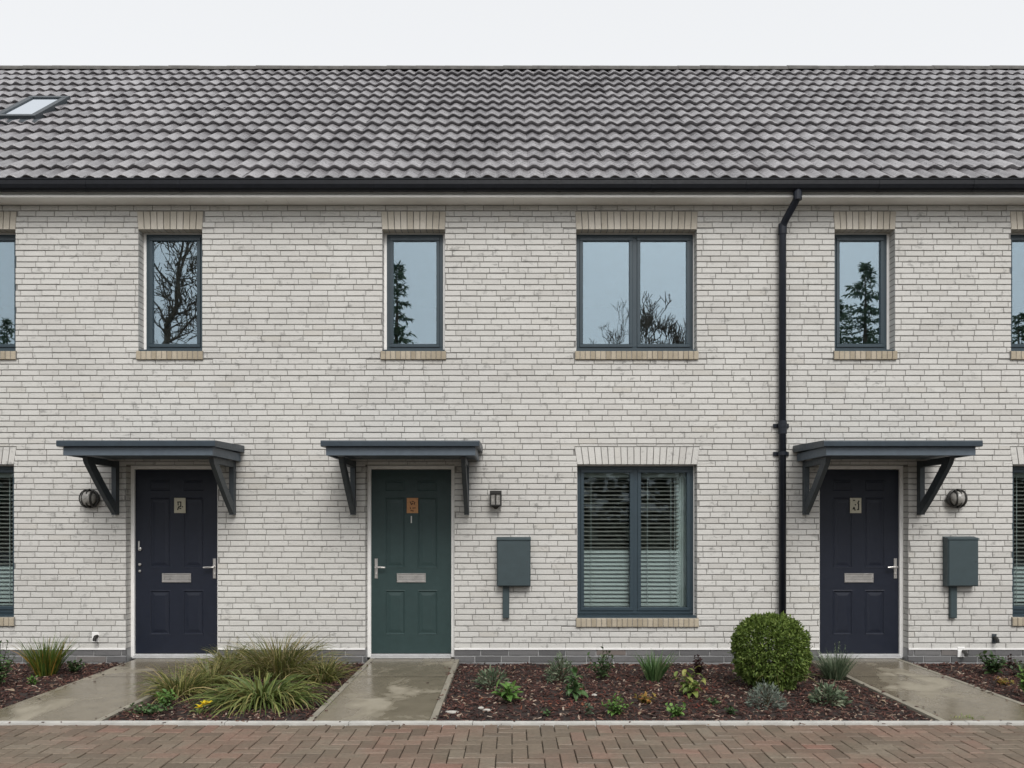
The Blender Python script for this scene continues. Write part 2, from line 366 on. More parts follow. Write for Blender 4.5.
def lay_courses(mbs, za, zb, ch, joint, lens, cutlist, perp=0.4, y0=0.0, depth=0.012, jit=0.0015, chamf=0.003):
    n = int(round((zb - za) / ch)); ch = (zb - za) / n; rng = random.Random(11)
    for k in range(n):
        z0 = za + k * ch + joint / 2; z1 = za + (k + 1) * ch - joint / 2
        row = []; x = EDGES[0] - lens[0] * (0.5 * (k % 2) + rng.uniform(0.0, 0.22))
        while x < EDGES[3]:
            L = rng.choice(lens) * rng.uniform(0.96, 1.04); row.append((x, x + L)); x += L
        for a, b in row:
            hh = house_of((a + b) / 2); dy = rng.uniform(-jit, jit); dz = rng.uniform(-0.0015, 0.0015)
            near = [c for c in cutlist if c[2] < z1 and c[3] > z0 and c[0] - c[4] < b and c[1] + c[4] > a]
            zc = sorted({z0, z1} | {z for c in near for z in c[2:4] if z0 < z < z1})
            for s0, s1 in zip(zc, zc[1:]):
                if s1 - s0 < 0.012: continue
                zm = (s0 + s1) / 2; segs = [(a + joint * perp, b - joint * perp)]
                for c in near:
                    if not c[2] < zm < c[3]: continue
                    sp = c[4] * (zm - c[2]) / (c[3] - c[2]); ca, cb = c[0] - sp, c[1] + sp; nx = []
                    for p, q in segs:
                        if cb <= p or ca >= q: nx.append((p, q)); continue
                        if p < ca: nx.append((p, ca + 0.002))
                        if q > cb: nx.append((cb - 0.002, q))
                    segs = nx
                for p, q in segs:
                    p = max(p, EDGES[0]); q = min(q, EDGES[3])
                    if q - p > 0.02: mbs[hh].box(p, q, y0 + dy, y0 + depth, s0 + dz, s1 + dz, chamf)
lay_courses(wall_mb, PL_TOP, EAVE + 0.06, 0.0613, 0.0095, [0.205] * 10 + [0.235, 0.185], cuts, 0.30)
lay_courses(plinth_mb, -0.40, PL_TOP - 0.004, 0.0735, 0.013, [0.29, 0.29, 0.29, 0.33], [c for c in cuts if c[2] < 0], y0=0.003, depth=0.014)
# brick courses returned into the reveals
for (x0, x1, z0, z1) in openings:
    hh = house_of((x0 + x1) / 2)
    n0 = math.floor((max(z0, PL_TOP) - PL_TOP) / 0.0613); z = PL_TOP + n0 * 0.0613
    while z < z1:
        a, b = max(z + 0.005, z0), min(z + 0.0563, z1)
        if b - a > 0.015:
            wall_mb[hh].box(x0 - 0.03, x0 + 0.002, 0.0125, 0.27, a, b); wall_mb[hh].box(x1 - 0.002, x1 + 0.03, 0.0125, 0.27, a, b)
        z += 0.0613
for i, h in enumerate(houses):
    wall_mb[i].build('wall', [M['brick'], M['mortar']], h)
    plinth_mb[i].build('plinth', [M['plinth_brick'], M['pale_mortar']], h)
    # a pale damp-proof ledge line, side and rear walls
    lm = MB()
    xs = sorted([EDGES[i], EDGES[i + 1]] + [x for o in openings if o[2] < 0 and house_of(o[0]) == i for x in o[:2]])
    for a, b in zip(xs[::2], xs[1::2]): lm.box(a + 0.001, b - 0.001, -0.006, 0.010, PL_TOP - 0.010, PL_TOP + 0.008)
    lm.build('damp_course', M['white'], h)
# side and rear shells
def shell(h, i):
    mb = MB(); x0, x1 = EDGES[i], EDGES[i + 1]; YB = 8.84
    mb.box(x0, x1, YB - 0.3, YB, -0.5, 3.95)
    if i == 0: mb.prism([(0.3, -0.5), (YB - 0.3, -0.5), (YB - 0.3, 3.9), (3.80, 8.15), (0.3, 5.25)], x0, x0 + 0.3)
    else: mb.prism([(0.3, -0.5), (YB - 0.3, -0.5), (YB - 0.3, 3.9), (3.80, 8.15), (0.3, 5.25)], x0 - 0.1, x0 + 0.1)
    if i == 2: mb.prism([(0.3, -0.5), (YB - 0.3, -0.5), (YB - 0.3, 3.9), (3.80, 8.15), (0.3, 5.25)], x1 - 0.3, x1)
    mb.box(x0 + 0.31, x1 - 0.31, 0.31, YB - 0.31, 2.45, 2.6)       # upper floor
    mb.box(x0 + 0.31, x1 - 0.31, 0.31, YB - 0.31, -0.2, -0.01)
    mb.box(x0 + 0.31, x1 - 0.31, 0.31, 6.6, 4.75, 4.86)
    mb.box(x0 + 0.31, x1 - 0.31, 3.6, 3.7, 0, 4.74)                # partition behind the front rooms
    mb.build('inner_wall', M['room'], h)
for i, h in enumerate(houses): shell(h, i)

# ---- roof
PITCH = R(40); CP, SP = math.cos(PITCH), math.sin(PITCH)
RY0, RZ0 = -0.27, 5.013
def RP(x, s, h): return (x, RY0 + s * CP - h * SP, RZ0 + s * SP + h * CP)
RIDGE_Y = 3.86; SL = (RIDGE_Y - RY0) / CP
P_ = 0.165; NC = 15; C_ = SL / NC
roof_mb = [MB() for _ in range(3)]; rng = random.Random(5)
PROF = []
for j in range(9):
    t = j / 8; PROF.append(0.031 * (0.5 - 0.5 * math.cos(2 * math.pi * (t ** 0.85))) ** 1.15)
i0 = int(EDGES[0] / P_) - 1; i1 = int(EDGES[3] / P_) + 1
for k in range(NC):
    for i in range(i0, i1):
        mb = roof_mb[house_of((i + 0.5) * P_)]
        dh = rng.uniform(-0.003, 0.004); ds = rng.uniform(-0.008, 0.008) + 0.004 * math.sin(i * 0.21 + k); dx = rng.uniform(-0.004, 0.004)
        s0 = k * C_ + ds; s1 = (k + 1) * C_ + 0.05
        tw = rng.uniform(-0.004, 0.004)
        b = len(mb.v)
        for j in range(9):
            x = i * P_ + (P_ + 0.004) * j / 8 + dx; w = PROF[j] + tw * (j / 8 - 0.5)
            mb.v += [RP(x, s0 + 0.030, -0.006 + w), RP(x, s0, 0.044 + w + dh), RP(x, s0 + 0.014, 0.051 + w + dh), RP(x, s1, 0.002 + w * 0.98 + dh)]
        for j in range(8):
            for r in range(3):
                a = b + j * 4 + r; mb.face(a, a + 4, a + 5, a + 1)
for i, h in enumerate(houses):
    mb = roof_mb[i]
    # underlay deck and rear slope
    x0, x1 = EDGES[i] - (0.06 if i == 0 else 0), EDGES[i + 1] + (0.06 if i == 2 else 0)
    mb.quad(RP(x0, 0.02, -0.02), RP(x1, 0.02, -0.02), RP(x1, SL, -0.02), RP(x0, SL, -0.02))
    top = RP(0, SL, -0.02)
    mb.quad((x0, top[1], top[2]), (x1, top[1], top[2]), (x1, 9.1, 3.95), (x0, 9.1, 3.95))
    ro = mb.build('roof', M['tile'], h)
    rm = MB(); x = x0; rr = random.Random(20 + i)
    zc = RZ0 + SL * SP
    while x < x1 - 0.02:
        xe = min(x + 0.45, x1); n = 9; b = len(rm.v); dz = rr.uniform(-0.003, 0.003)
        for xx, sc in ((x, 1.0), (xe + (0.012 if xe < x1 else 0), 0.975)):
            for j in range(n):
                t = math.pi * j / (n - 1)
                rm.v.append((xx, RIDGE_Y + 0.13 * sc * math.cos(t), zc - 0.025 + dz + 0.105 * sc * math.sin(t)))
        for j in range(n - 1): rm.face(b + j, b + j + 1, b + n + j + 1, b + n + j)
        rm.face(*[b + j for j in range(n)]); rm.face(*[b + n + j for j in range(n)][::-1])
        x += 0.45
    rm.build('ridge_cap', M['ridge'], ro)
    # eaves
    e = MB(); e.box(x0, x1, -0.185, -0.160, EAVE - 0.002, 5.02); e.box(x0, x1, -0.212, -0.1855, EAVE - 0.004, EAVE + 0.024, 0.004); e.build('fascia_board', M['cream'], h)
    e = MB(); xx = x0
    while xx < x1 - 0.01:
        xe = min(xx + 2.4, x1); e.box(xx + 0.0015, xe - 0.0015, -0.159, 0.006, EAVE, EAVE + 0.012); xx = xe
    e.build('soffit', M['cream'], h)
    g = MB()
    prof = [(-0.312, 5.045), (-0.312, 5.035), (-0.305, 5.030), (-0.307, 4.985), (-0.295, 4.950), (-0.270, 4.932), (-0.235, 4.930), (-0.205, 4.945), (-0.188, 4.975), (-0.188, 5.03)]
    inner = [(y + (0.006 if y < -0.25 else -0.0), z + 0.006) for y, z in prof][::-1]
    g.prism(prof + inner, x0, x1)
    gu = g.build('gutter', M['gutter'], h)
    xx = x0 + 0.9
    while xx < x1 - 0.2:
        u = MB(); u.prism([(y - 0.004, z - 0.004) for y, z in prof[2:8]] + [(-0.19, 4.96), (-0.30, 5.03)], xx, xx + 0.035); xx += 0.98; u.build('gutter_bracket', M['gutter'], gu)
# skylight on the left house roof
def slab_on_roof(mb, x0, x1, s0, s1, h0, h1):
    mb.hexa([RP(x0, s0, h0), RP(x1, s0, h0), RP(x1, s1, h0), RP(x0, s1, h0), RP(x0, s0, h1), RP(x1, s0, h1), RP(x1, s1, h1), RP(x0, s1, h1)])
sy0, sy1 = (1.50 - RY0) / CP, (2.30 - RY0) / CP; sx0, sx1 = -6.53, -5.99
fr = MB(); fw = 0.075
slab_on_roof(fr, sx0, sx1, sy0, sy0 + fw, 0.0, 0.10); slab_on_roof(fr, sx0, sx1, sy1 - fw, sy1, 0.0, 0.10)
slab_on_roof(fr, sx0, sx0 + fw, sy0 + fw, sy1 - fw, 0.0, 0.098); slab_on_roof(fr, sx1 - fw, sx1, sy0 + fw, sy1 - fw, 0.0, 0.098)
slab_on_roof(fr, sx0 - 0.09, sx1 + 0.09, sy0 - 0.14, sy0, 0.0, 0.06)
sk = fr.build('skylight', M['bracket'], houses[0])
gl = MB(); slab_on_roof(gl, sx0 + fw, sx1 - fw, sy0 + fw, sy1 - fw, 0.06, 0.085); gl.build('pane', M['sky_glass'], sk)

# ---- windows
def ring(mb, x0, x1, z0, z1, w, y0, y1, wb=None):
    wb = wb or w
    mb.box(x0, x1, y0, y1, z0, z0 + wb, 0.003); mb.box(x0, x1, y0, y1, z1 - w, z1, 0.003)
    mb.box(x0, x0 + w, y0 + 0.0006, y1, z0 + wb, z1 - w, 0.003); mb.box(x1 - w, x1, y0 + 0.0006, y1, z0 + wb, z1 - w, 0.003)
def window_t(dbl): return 0.010 if dbl else 0.028
def window(h, u0, u1, vt, vb, dbl, kind):
    house = houses[h]; x0, x1, z0, z1 = X(u0), X(u1), Z(vb), Z(vt); YF = 0.125
    t = window_t(dbl); fx0, fx1, fz0, fz1 = x0 + 0.004 + t, x1 - 0.004 - t, z0 + 0.030, z1 - 0.014
    f = MB(); ring(f, fx0, fx1, fz0, fz1, 0.038, YF, YF + 0.075)
    mid = (fx0 + fx1) / 2
    if dbl: f.box(mid - 0.026, mid + 0.026, YF - 0.0015, YF + 0.075, fz0 + 0.038, fz1 - 0.038, 0.003)
    f.box(x0 + 0.004, x1 - 0.004, 0.02, YF + 0.03, z0 + 0.004, z0 + 0.018); f.box(x0 + 0.004, x1 - 0.004, 0.012, 0.02, z0 - 0.004, z0 + 0.018)
    f.box(x0 + 0.004, x1 - 0.004, YF + 0.01, YF + 0.06, z0 + 0.018, fz0)
    w = f.build('window', M['frame'], house)
    tr = MB(); tr.box(x0 + 0.0025, fx0, YF + 0.004, YF + 0.05, z0 + 0.018, z1 - 0.001); tr.box(fx1, x1 - 0.0025, YF + 0.004, YF + 0.05, z0 + 0.018, z1 - 0.001)
    tr.box(fx0, fx1, YF + 0.004, YF + 0.05, fz1, z1 - 0.001); tr.build('trim', M['white'], w)
    bays = [(fx0 + 0.036, mid - 0.024), (mid + 0.024, fx1 - 0.036)] if dbl else [(fx0 + 0.036, fx1 - 0.036)]
    for a, b in bays:
        s = MB(); ring(s, a, b, fz0 + 0.036, fz1 - 0.036, 0.036, YF - 0.012, YF + 0.055)
        s.build('sash', M['frame'], w)
        p = MB(); p.box(a + 0.034, b - 0.034, YF + 0.012, YF + 0.018, fz0 + 0.070, fz1 - 0.070)
        p.build('pane', M['glass'] if kind == 'up' else M['glass_low'], w)
    # lintel: soldier bricks, slightly splayed
    l = MB(); lh = 0.195 if kind == 'up' else 0.19; n = max(5, round((x1 - x0 + 0.024) / 0.0705)); rr = random.Random(int(u0 * 7 + vt))
    sp_ = 0.012 if kind == 'up' else 0.028; b0, b1, s0, s1 = x0, x1, x0 - sp_, x1 + sp_
    for k in range(n):
        p, q = b0 + (b1 - b0) * k / n + 0.0045, b0 + (b1 - b0) * (k + 1) / n - 0.0045
        r, s = s0 + (s1 - s0) * k / n + 0.0045, s0 + (s1 - s0) * (k + 1) / n - 0.0045
        y = rr.uniform(-0.0035, 0.0)
        za, zb = z1 - 0.002, z1 + lh - 0.008
        l.hexa([(p, y, za), (q, y, za), (q, 0.118, za), (p, 0.118, za), (r, y, zb), (s, y, zb), (s, 0.118, zb), (r, 0.118, zb)])
    l.build('lintel', M['tan_brick'] if kind == 'up' else M['brick'], w)
    s = MB(); n = max(6, round((x1 - x0 + 0.028) / 0.056)); a0, a1 = x0 - 0.014, x1 + 0.014
    for k in range(n):
        s.box(a0 + (a1 - a0) * k / n + 0.003, a0 + (a1 - a0) * (k + 1) / n - 0.003, -0.026 + rr.uniform(-0.003, 0.003), 0.10, z0 - 0.094, z0 - 0.006, 0.004)
    s.cur = 1; s.box(a0 + 0.002, a1 - 0.002, -0.018, 0.09, z0 - 0.090, z0 - 0.008)
    s.build('sill', [M['sill_brick'], M['mortar']], w)
    # blinds downstairs
    if kind == 'low':
        lower = 0.42 if h == 1 else 0.30
        for q, (a, b) in enumerate(bays):
            a += 0.03; b -= 0.03
            if h == 1 and q == 1: b -= 0.075
            zt, zb = fz1 - 0.085, fz0 + 0.075
            bl = MB(); yb = YF + 0.105; sp = 0.0445; z = zt - 0.05
            bl.box(a, b, yb - 0.025, yb + 0.025, zt - 0.035, zt + 0.05)
            zsw = zb + (zt - zb) * lower
            while z > zb + 0.02:
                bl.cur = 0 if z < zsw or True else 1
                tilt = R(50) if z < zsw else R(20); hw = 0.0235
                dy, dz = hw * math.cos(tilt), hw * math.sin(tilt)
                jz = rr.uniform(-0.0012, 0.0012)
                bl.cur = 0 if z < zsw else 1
                bl.hexa([(a, yb - dy, z - dz + jz), (b, yb - dy, z - dz + jz), (b, yb + dy, z + dz + jz), (a, yb + dy, z + dz + jz),
                         (a, yb - dy, z - dz + 0.002 + jz), (b, yb - dy, z - dz + 0.002 + jz), (b, yb + dy, z + dz + 0.002 + jz), (a, yb + dy, z + dz + 0.002 + jz)])
                z -= sp
            bl.cur = 0; bl.box(a, b, yb - 0.018, yb + 0.018, zb, zb + 0.018)
            for cx in (a + 0.09, b - 0.09) if q else (a + 0.09,):
                bl.box(cx - 0.003, cx + 0.003, yb - 0.032, yb - 0.027, zb + 0.02, zt - 0.03)
            if q: bl.box(b - 0.05, b - 0.046, yb - 0.032, yb - 0.027, zb + 0.35, zt - 0.03)
            bl.build('blind', [M['blind'], M['blind_shaded']], w)
        if h == 1:
            cu = MB()   # pale curtain edge at the right of the right-hand pane
            xa = bays[1][1] - 0.115
            for k in range(5): cu.tube([(xa + k * 0.03, YF + 0.115 + 0.01 * (k % 2), fz0), (xa + k * 0.03, YF + 0.115 + 0.01 * (k % 2), fz1)], 0.02, 8)
            cu.build('curtain', M['room_pale'], w)
    return w
for a in WIN: window(*a)

# ---- doors
def strokes(mb, x, y, z, segs, th):
    for (a, b, c, d) in segs:
        p, q = Vector((x + a, 0, z + b)), Vector((x + c, 0, z + d)); dr = (q - p).normalized() if (q - p).length > 1e-6 else Vector((1, 0, 0))
        n = Vector((-dr.z, 0, dr.x)) * th / 2
        k = [p - n - dr * th * 0.3, q - n + dr * th * 0.3, q + n + dr * th * 0.3, p + n - dr * th * 0.3]
        mb.hexa([(v.x, y, v.z) for v in k] + [(v.x, y - 0.002, v.z) for v in k])
def door(h, u0, u1, colour):
    house = houses[h]; x0, x1, z1 = X(u0), X(u1), Z(464.5); YF = 0.105; fw = 0.040
    a, b, zb, zt = x0 + fw + 0.001, x1 - fw - 0.001, 0.045, z1 - fw - 0.010
    W = b - a; H = zt - zb; YL = YF + 0.028
    m = MB()
    cols = [(0.175, 0.425), (0.575, 0.825)]
    rows = [(0.10, 0.345), (0.465, 0.85), (0.885, 0.945)]
    xs = [a]; zs = [zb]
    for p, q in cols: xs += [a + p * W, a + q * W]
    for p, q in rows: zs += [zb + p * H, zb + q * H]
    xs.append(b); zs.append(zt)
    for i in range(len(xs) - 1):
        for j in range(len(zs) - 1):
            p, q, r, s = xs[i], xs[i + 1], zs[j], zs[j + 1]
            if i % 2 == 1 and j % 2 == 1:
                rings = [(0.0, 0.0), (0.005, -0.003), (0.011, -0.002), (0.020, 0.007), (0.030, 0.007), (0.060, 0.002)]
                if j == 5: rings = [(0.0, 0.0), (0.004, -0.001), (0.011, 0.004), (0.018, 0.004), (0.03, 0.001)]
                prev = None
                for ins, dep in rings:
                    k = len(m.v); m.v += [(p + ins, YL + dep, r + ins), (q - ins, YL + dep, r + ins), (q - ins, YL + dep, s - ins), (p + ins, YL + dep, s - ins)]
                    if prev is not None:
                        for e in range(4):
                            f = (e + 1) % 4; m.face(prev + e, prev + f, k + f, k + e)
                    prev = k
                m.face(prev, prev + 1, prev + 2, prev + 3)
            else: m.quad((p, YL, r), (q, YL, r), (q, YL, s), (p, YL, s))
    m.box(a, b, YL + 0.02, YL + 0.044, zb, zt)
    for (p, q) in ((a, a), (b, b)): m.quad((p, YL, zb), (p, YL + 0.02, zb), (p, YL + 0.02, zt), (p, YL, zt))
    d = m.build('door', M[colour], house)
    if colour == 'green': d['label'] = 'dark green panelled front door with orange number plate'
    f = MB(); f.box(x0 + 0.003, x0 + 0.003 + fw, YF, YF + 0.075, 0.004, z1 - 0.003, 0.004); f.box(x1 - 0.003 - fw, x1 - 0.003, YF, YF + 0.075, 0.004, z1 - 0.003, 0.004)
    f.box(x0 + 0.003 + fw, x1 - 0.003 - fw, YF + 0.0008, YF + 0.075, z1 - 0.003 - fw, z1 - 0.003, 0.004)
    f.build('frame', M['white'], d)
    t = MB(); t.box(x0 + 0.003 + fw, x1 - 0.003 - fw, 0.05, YF + 0.07, 0.004, 0.020); t.box(x0 + 0.003 + fw, x1 - 0.003 - fw, YF, YF + 0.07, 0.020, 0.040, 0.003)
    t.build('threshold', M['sill_grey'], d)
    cx = (a + b) / 2; YP = YL - 0.001
    lb = MB(); lz = Z(577.8, YL); ring(lb, cx - 0.158, cx + 0.158, lz - 0.05, lz + 0.05, 0.014, YP - 0.012, YP)
    for k in range(4): lb.box(cx - 0.144, cx + 0.144, YP - 0.007 + 0.0015 * (k % 2), YP, lz - 0.036 + k * 0.018, lz - 0.0205 + k * 0.018)
    lb.build('letter_slot', M['metal'], d)
    side = -1 if h == 1 else 1
    hx = (a + 0.056) if side < 0 else (b - 0.040); hz = Z(568, YL)
    hb = MB(); hb.box(hx - 0.017, hx + 0.017, YP - 0.010, YP, hz - 0.115, hz + 0.105, 0.004)
    hb.tube([(hx, YP - 0.010, hz + 0.012), (hx, YP - 0.050, hz + 0.012), (hx - side * 0.02, YP - 0.056, hz + 0.012), (hx - side * 0.105, YP - 0.052, hz + 0.008)], [0.011, 0.011, 0.011, 0.009], 8)
    hb.lathe((hx, YP - 0.010, hz - 0.065), (0, -1, 0), [(0, 0.012), (0.006, 0.011), (0.007, 0.0)], 12)
    hb.build('handle', M['metal'], d)
    pu = {0: 180, 1: 412.5, 2: 855.5}[h]; px, pz = X(pu, YL), Z(505.5, YL); pw, ph = 0.062, 0.083
    pl = MB(); pl.box(px - pw, px + pw, YP - 0.006, YP, pz - ph, pz + ph, 0.003)
    pl.cur = 1; c = 0.0043   # one plate pixel of the photo is about 0.0043 m at 25x zoom
    if h == 0:
        seg = [(-0.022, 0.038, 0.012, 0.038), (0.012, 0.038, 0.012, -0.012), (-0.018, 0.030, -0.016, 0.004), (0.012, -0.008, -0.010, -0.016), (-0.010, -0.014, -0.022, -0.046), (0.030, -0.012, 0.034, -0.016), (0.0, -0.030, 0.014, -0.034)]
        strokes(pl, px, YP - 0.007, pz, seg, 0.012)
    elif h == 2:
        seg = [(-0.008, 0.006, -0.002, 0.010), (0.034, 0.050, 0.022, 0.022), (0.030, 0.018, 0.030, -0.044), (0.030, -0.044, 0.016, -0.044), (-0.030, -0.040, -0.020, -0.020), (-0.020, -0.020, -0.008, -0.052), (-0.026, 0.056, -0.012, 0.056)]
        strokes(pl, px, YP - 0.007, pz, seg, 0.013)
    else:
        seg = [(-0.024, 0.040, -0.010, 0.010), (-0.010, 0.010, 0.004, 0.024), (0.026, 0.036, 0.020, 0.012), (-0.004, 0.046, 0.012, 0.044), (0.004, -0.028, 0.032, -0.026), (-0.018, -0.056, 0.012, -0.060), (-0.024, -0.022, -0.020, -0.036)]
        strokes(pl, px, YP - 0.007, pz, seg, 0.011)
    pl.build('number_plate', [M['copper_plate'], M['brown_ink']] if h == 1 else [M['plate'], M['ink']], d)
    if h == 1:
        sp = MB(); sp.box(X(411.4, YL) - 0.006, X(411.4, YL) + 0.006, YP - 0.008, YP, Z(523, YL), Z(516, YL), 0.002); sp.build('spyhole', M['metal'], d)
    if h == 0:
        for v, r in ((549, 0.020), (564.5, 0.016), (571, 0.014)):
            xx = X(139, YL); zz = Z(v, YL)
            hg = MB(); hg.lathe((xx + 0.012, YP, zz), (0, -1, 0), [(0, r), (0.012, r), (0.016, r * 0.7), (0.017, 0)], 12)
            if v == 549: hg.box(X(138.5, YL), X(140, YL), YP - 0.014, YP, Z(550, YL), Z(541, YL), 0.003)
            hg.build('latch', M['metal'], d)
    return d
for a in DOORS: door(*a)

# ---- canopies
def canopy(h, cx, offs):
    house = houses[h]; y1 = -0.003
    s = MB(); hw = 0.770
    # thin roof slab with a drip lip and slight fall
    s.prism([(y1, 2.298), (-0.848, 2.272), (-0.852, 2.262), (-0.852, 2.218), (-0.838, 2.212), (y1, 2.226)], cx - hw, cx + hw)
    c = s.build('canopy', M['canopy_dark'], house)
    f = MB(); fw = hw - 0.042
    f.box(cx - fw, cx + fw, -0.806, -0.780, 2.128, 2.2125, 0.003)
    f.box(cx - fw, cx - fw + 0.024, -0.780, y1, 2.130, 2.2135); f.box(cx + fw - 0.024, cx + fw, -0.780, y1, 2.130, 2.2135)
    f.box(cx - fw + 0.024, cx + fw - 0.024, -0.780, y1, 2.150, 2.165)
    f.build('fascia_board', M['canopy'], c)
    for bx in (cx + offs[0], cx + offs[1]):
        b = MB(); t = 0.025
        b.box(bx - t, bx + t, -0.075, y1, 1.555, 2.128)                          # wall post
        b.prism([(-0.0751, 2.062), (-0.0751, 2.127), (-0.655, 2.127), (-0.63, 2.070)], bx - t + 0.001, bx + t - 0.001)
        lo, hi = [], []                                                            # slightly bowed brace
        for k in range(9):
            q = k / 8; y = -0.042 - 0.555 * q; z = 1.60 + 0.50 * q; bow = 0.030 * math.sin(math.pi * q)
            lo.append((y - 0.036 + bow * 0.6, z - 0.032 - bow)); hi.append((y + 0.034 + bow * 0.6, z + 0.034 - bow))
        b.prism(lo + hi[::-1], bx - t + 0.0025, bx + t - 0.0025)
        b.build('bracket', M['bracket'], c)
for a in ((0, -3.645, (-0.60, 0.655)), (1, -1.085, (-0.615, 0.60)), (2, 3.79, (-0.645, 0.585))): canopy(*a)

# ------------------------------------------------------------------ wall fixtures
PX = 2.888
dp = thing('downpipe', (PX, -0.06, 0.0), 'dark round downpipe running from the black gutter down the white brick wall', 'downpipe')
m = MB(); py = -0.060
m.tube([(PX, py, -0.05), (PX, py, 4.60), (PX + 0.006, py - 0.012, 4.65), (PX + 0.018, py - 0.04, 4.69), (PX + 0.077, -0.215, 4.825), (PX + 0.088, -0.242, 4.86), (PX + 0.092, -0.25, 4.90), (PX + 0.092, -0.25, 4.95)], 0.038, 14)
m.build('pipe', M['pipe'], dp, smooth=True)
for za, zb in ((4.55, 4.66), (2.42, 2.56), (4.84, 4.925)):
    yc = py if zb < 4.7 else -0.25
    xc = PX if zb < 4.7 else PX + 0.092; m = MB(); m.tube([(xc, yc, za), (xc, yc, zb)], 0.0445, 14); m.build('collar', M['pipe'], dp)
for v in (426, 454):
    m = MB(); z = Z(v); m.box(PX - 0.083, PX + 0.083, -0.022, -0.001, z - 0.022, z + 0.022, 0.004); m.tube([(PX, py, z - 0.02), (PX, py, z + 0.02)], 0.048, 14)
    m.build('clip', M['pipe'], dp)
def bulkhead(u, v, label):
    y = -0.001; x, z = X(u, -0.06), Z(v, -0.06)
    t = thing('wall_lamp', (x, y, z), label, 'wall lamp', 'round bulkhead lamps beside the navy doors')
    m = MB(); m.lathe((x, y, z), (0, -1, 0), [(0, 0.0), (0, 0.090), (0.045, 0.093), (0.055, 0.088), (0.055, 0.070)], 24); m.build('base', M['lamp_black'], t, smooth=False)
    m = MB(); m.lathe((x, y - 0.030, z), (0, -1, 0), [(0.0, 0.078), (0.05, 0.080), (0.085, 0.066), (0.105, 0.036), (0.112, 0.0)], 20); m.build('diffuser', M['lamp_diff'], t, smooth=True)
    m = MB()
    for k in range(-1, 2):
        dx = k * 0.043 + 0.006; r = math.sqrt(0.096 ** 2 - dx * dx)
        pts = []
        for j in range(13):
            a = math.pi * j / 12
            pts.append((x + dx, y - 0.038 - 0.088 * math.sin(a) ** 0.7, z + r * math.cos(a)))
        m.tube(pts, 0.0115, 6)
    pts = []
    for j in range(25):
        a = 2 * math.pi * j / 24; pts.append((x + 0.096 * math.cos(a), y - 0.060, z + 0.096 * math.sin(a)))
    m.tube(pts, 0.011, 6)
    for rr, yy in ((0.096, -0.04),):
        pts = [(x + rr * math.cos(2 * math.pi * j / 24), y + yy, z + rr * math.sin(2 * math.pi * j / 24)) for j in range(25)]
        m.tube(pts, 0.010, 6)
    m.build('cage', M['lamp_black'], t)
bulkhead(88.8, 498.5, 'round caged black wall lamp left of the left navy door')
bulkhead(957.5, 498.5, 'round caged black wall lamp above the meter box by the right navy door')
x, z = X(495.8, -0.07), Z(499, -0.07)
t = thing('wall_lantern', (x, -0.001, z), 'small square black wall lantern right of the green door', 'wall lamp')
m = MB(); m.box(x - 0.028, x + 0.028, -0.03, -0.001, z - 0.03, z + 0.05); m.box(x - 0.058, x - 0.028, -0.014, -0.001, z - 0.025, z + 0.01); m.build('bracket', M['lamp_black'], t)
m = MB(); hw = 0.062; ya, yb = -0.125, -0.030
m.box(x - hw, x + hw, ya, yb, z + 0.050, z + 0.088, 0.004)
for sx in (-1, 1):
    for yy in (ya, yb - 0.014): m.box(x + sx * hw - (0.007 + 0.007 * sx), x + sx * hw + (0.007 - 0.007 * sx), yy, yy + 0.014, z - 0.06, z + 0.050)
m.box(x - 0.007, x + 0.007, ya - 0.001, ya + 0.012, z - 0.06, z + 0.05)
m.box(x - hw, x + hw, ya, yb, z - 0.075, z - 0.060, 0.003)
c = ((x), (ya + yb) / 2)
m.hexa([(x - 0.012, c[1] - 0.012, z - 0.108), (x + 0.012, c[1] - 0.012, z - 0.108), (x + 0.012, c[1] + 0.012, z - 0.108), (x - 0.012, c[1] + 0.012, z - 0.108),
        (x - 0.045, ya + 0.006, z - 0.0755), (x + 0.045, ya + 0.006, z - 0.0755), (x + 0.045, yb - 0.006, z - 0.0755), (x - 0.045, yb - 0.006, z - 0.0755)])
m.build('frame', M['lamp_black'], t)
m = MB(); m.box(x - 0.052, x + 0.052, ya + 0.016, yb - 0.016, z - 0.06, z + 0.05); m.build('diffuser', M['lamp_diff'], t)
def meter_box(x0, x1, z0, z1, sx, label):
    t = thing('meter_box', ((x0 + x1) / 2, -0.001, z0), label, 'meter box', 'wall meter boxes with a conduit below')
    dpt = 0.112
    m = MB(); m.box(x0, x1, -dpt + 0.012, -0.001, z0, z1 - 0.012, 0.004)
    # sloped rain lid
    m.prism([(-0.001, z1), (-dpt - 0.004, z1 - 0.022), (-dpt - 0.004, z1 - 0.034), (-0.001, z1 - 0.0115)], x0 - 0.004, x1 + 0.004)
    m.build('case', M['box'], t)
    m = MB(); m.box(x0 + 0.006, x1 - 0.006, -dpt, -dpt + 0.0115, z0 + 0.006, z1 - 0.040, 0.006); o = m.build('door', M['box'], t)
    m = MB(); m.lathe((x1 - 0.035, -dpt, (z0 + z1) / 2), (0, -1, 0), [(0, 0.008), (0.004, 0.008), (0.004, 0.0)], 10); m.build('lock', M['bracket'], o)
    m = MB(); m.box(sx - 0.035, sx + 0.035, -0.045, -0.001, z0 - 0.345, z0 - 0.0005, 0.006); m.build('conduit', M['box'], t)
ym = -0.11
meter_box(X(496.9, ym), X(530.6, ym), Z(586.5, ym), Z(537, ym), X(506), 'slate grey meter box on the wall right of the green door')
meter_box(X(948.3, ym), X(979, ym), Z(586.5, ym), Z(536.5, ym), X(951.8), 'slate grey meter box on the wall below the right round lamp')
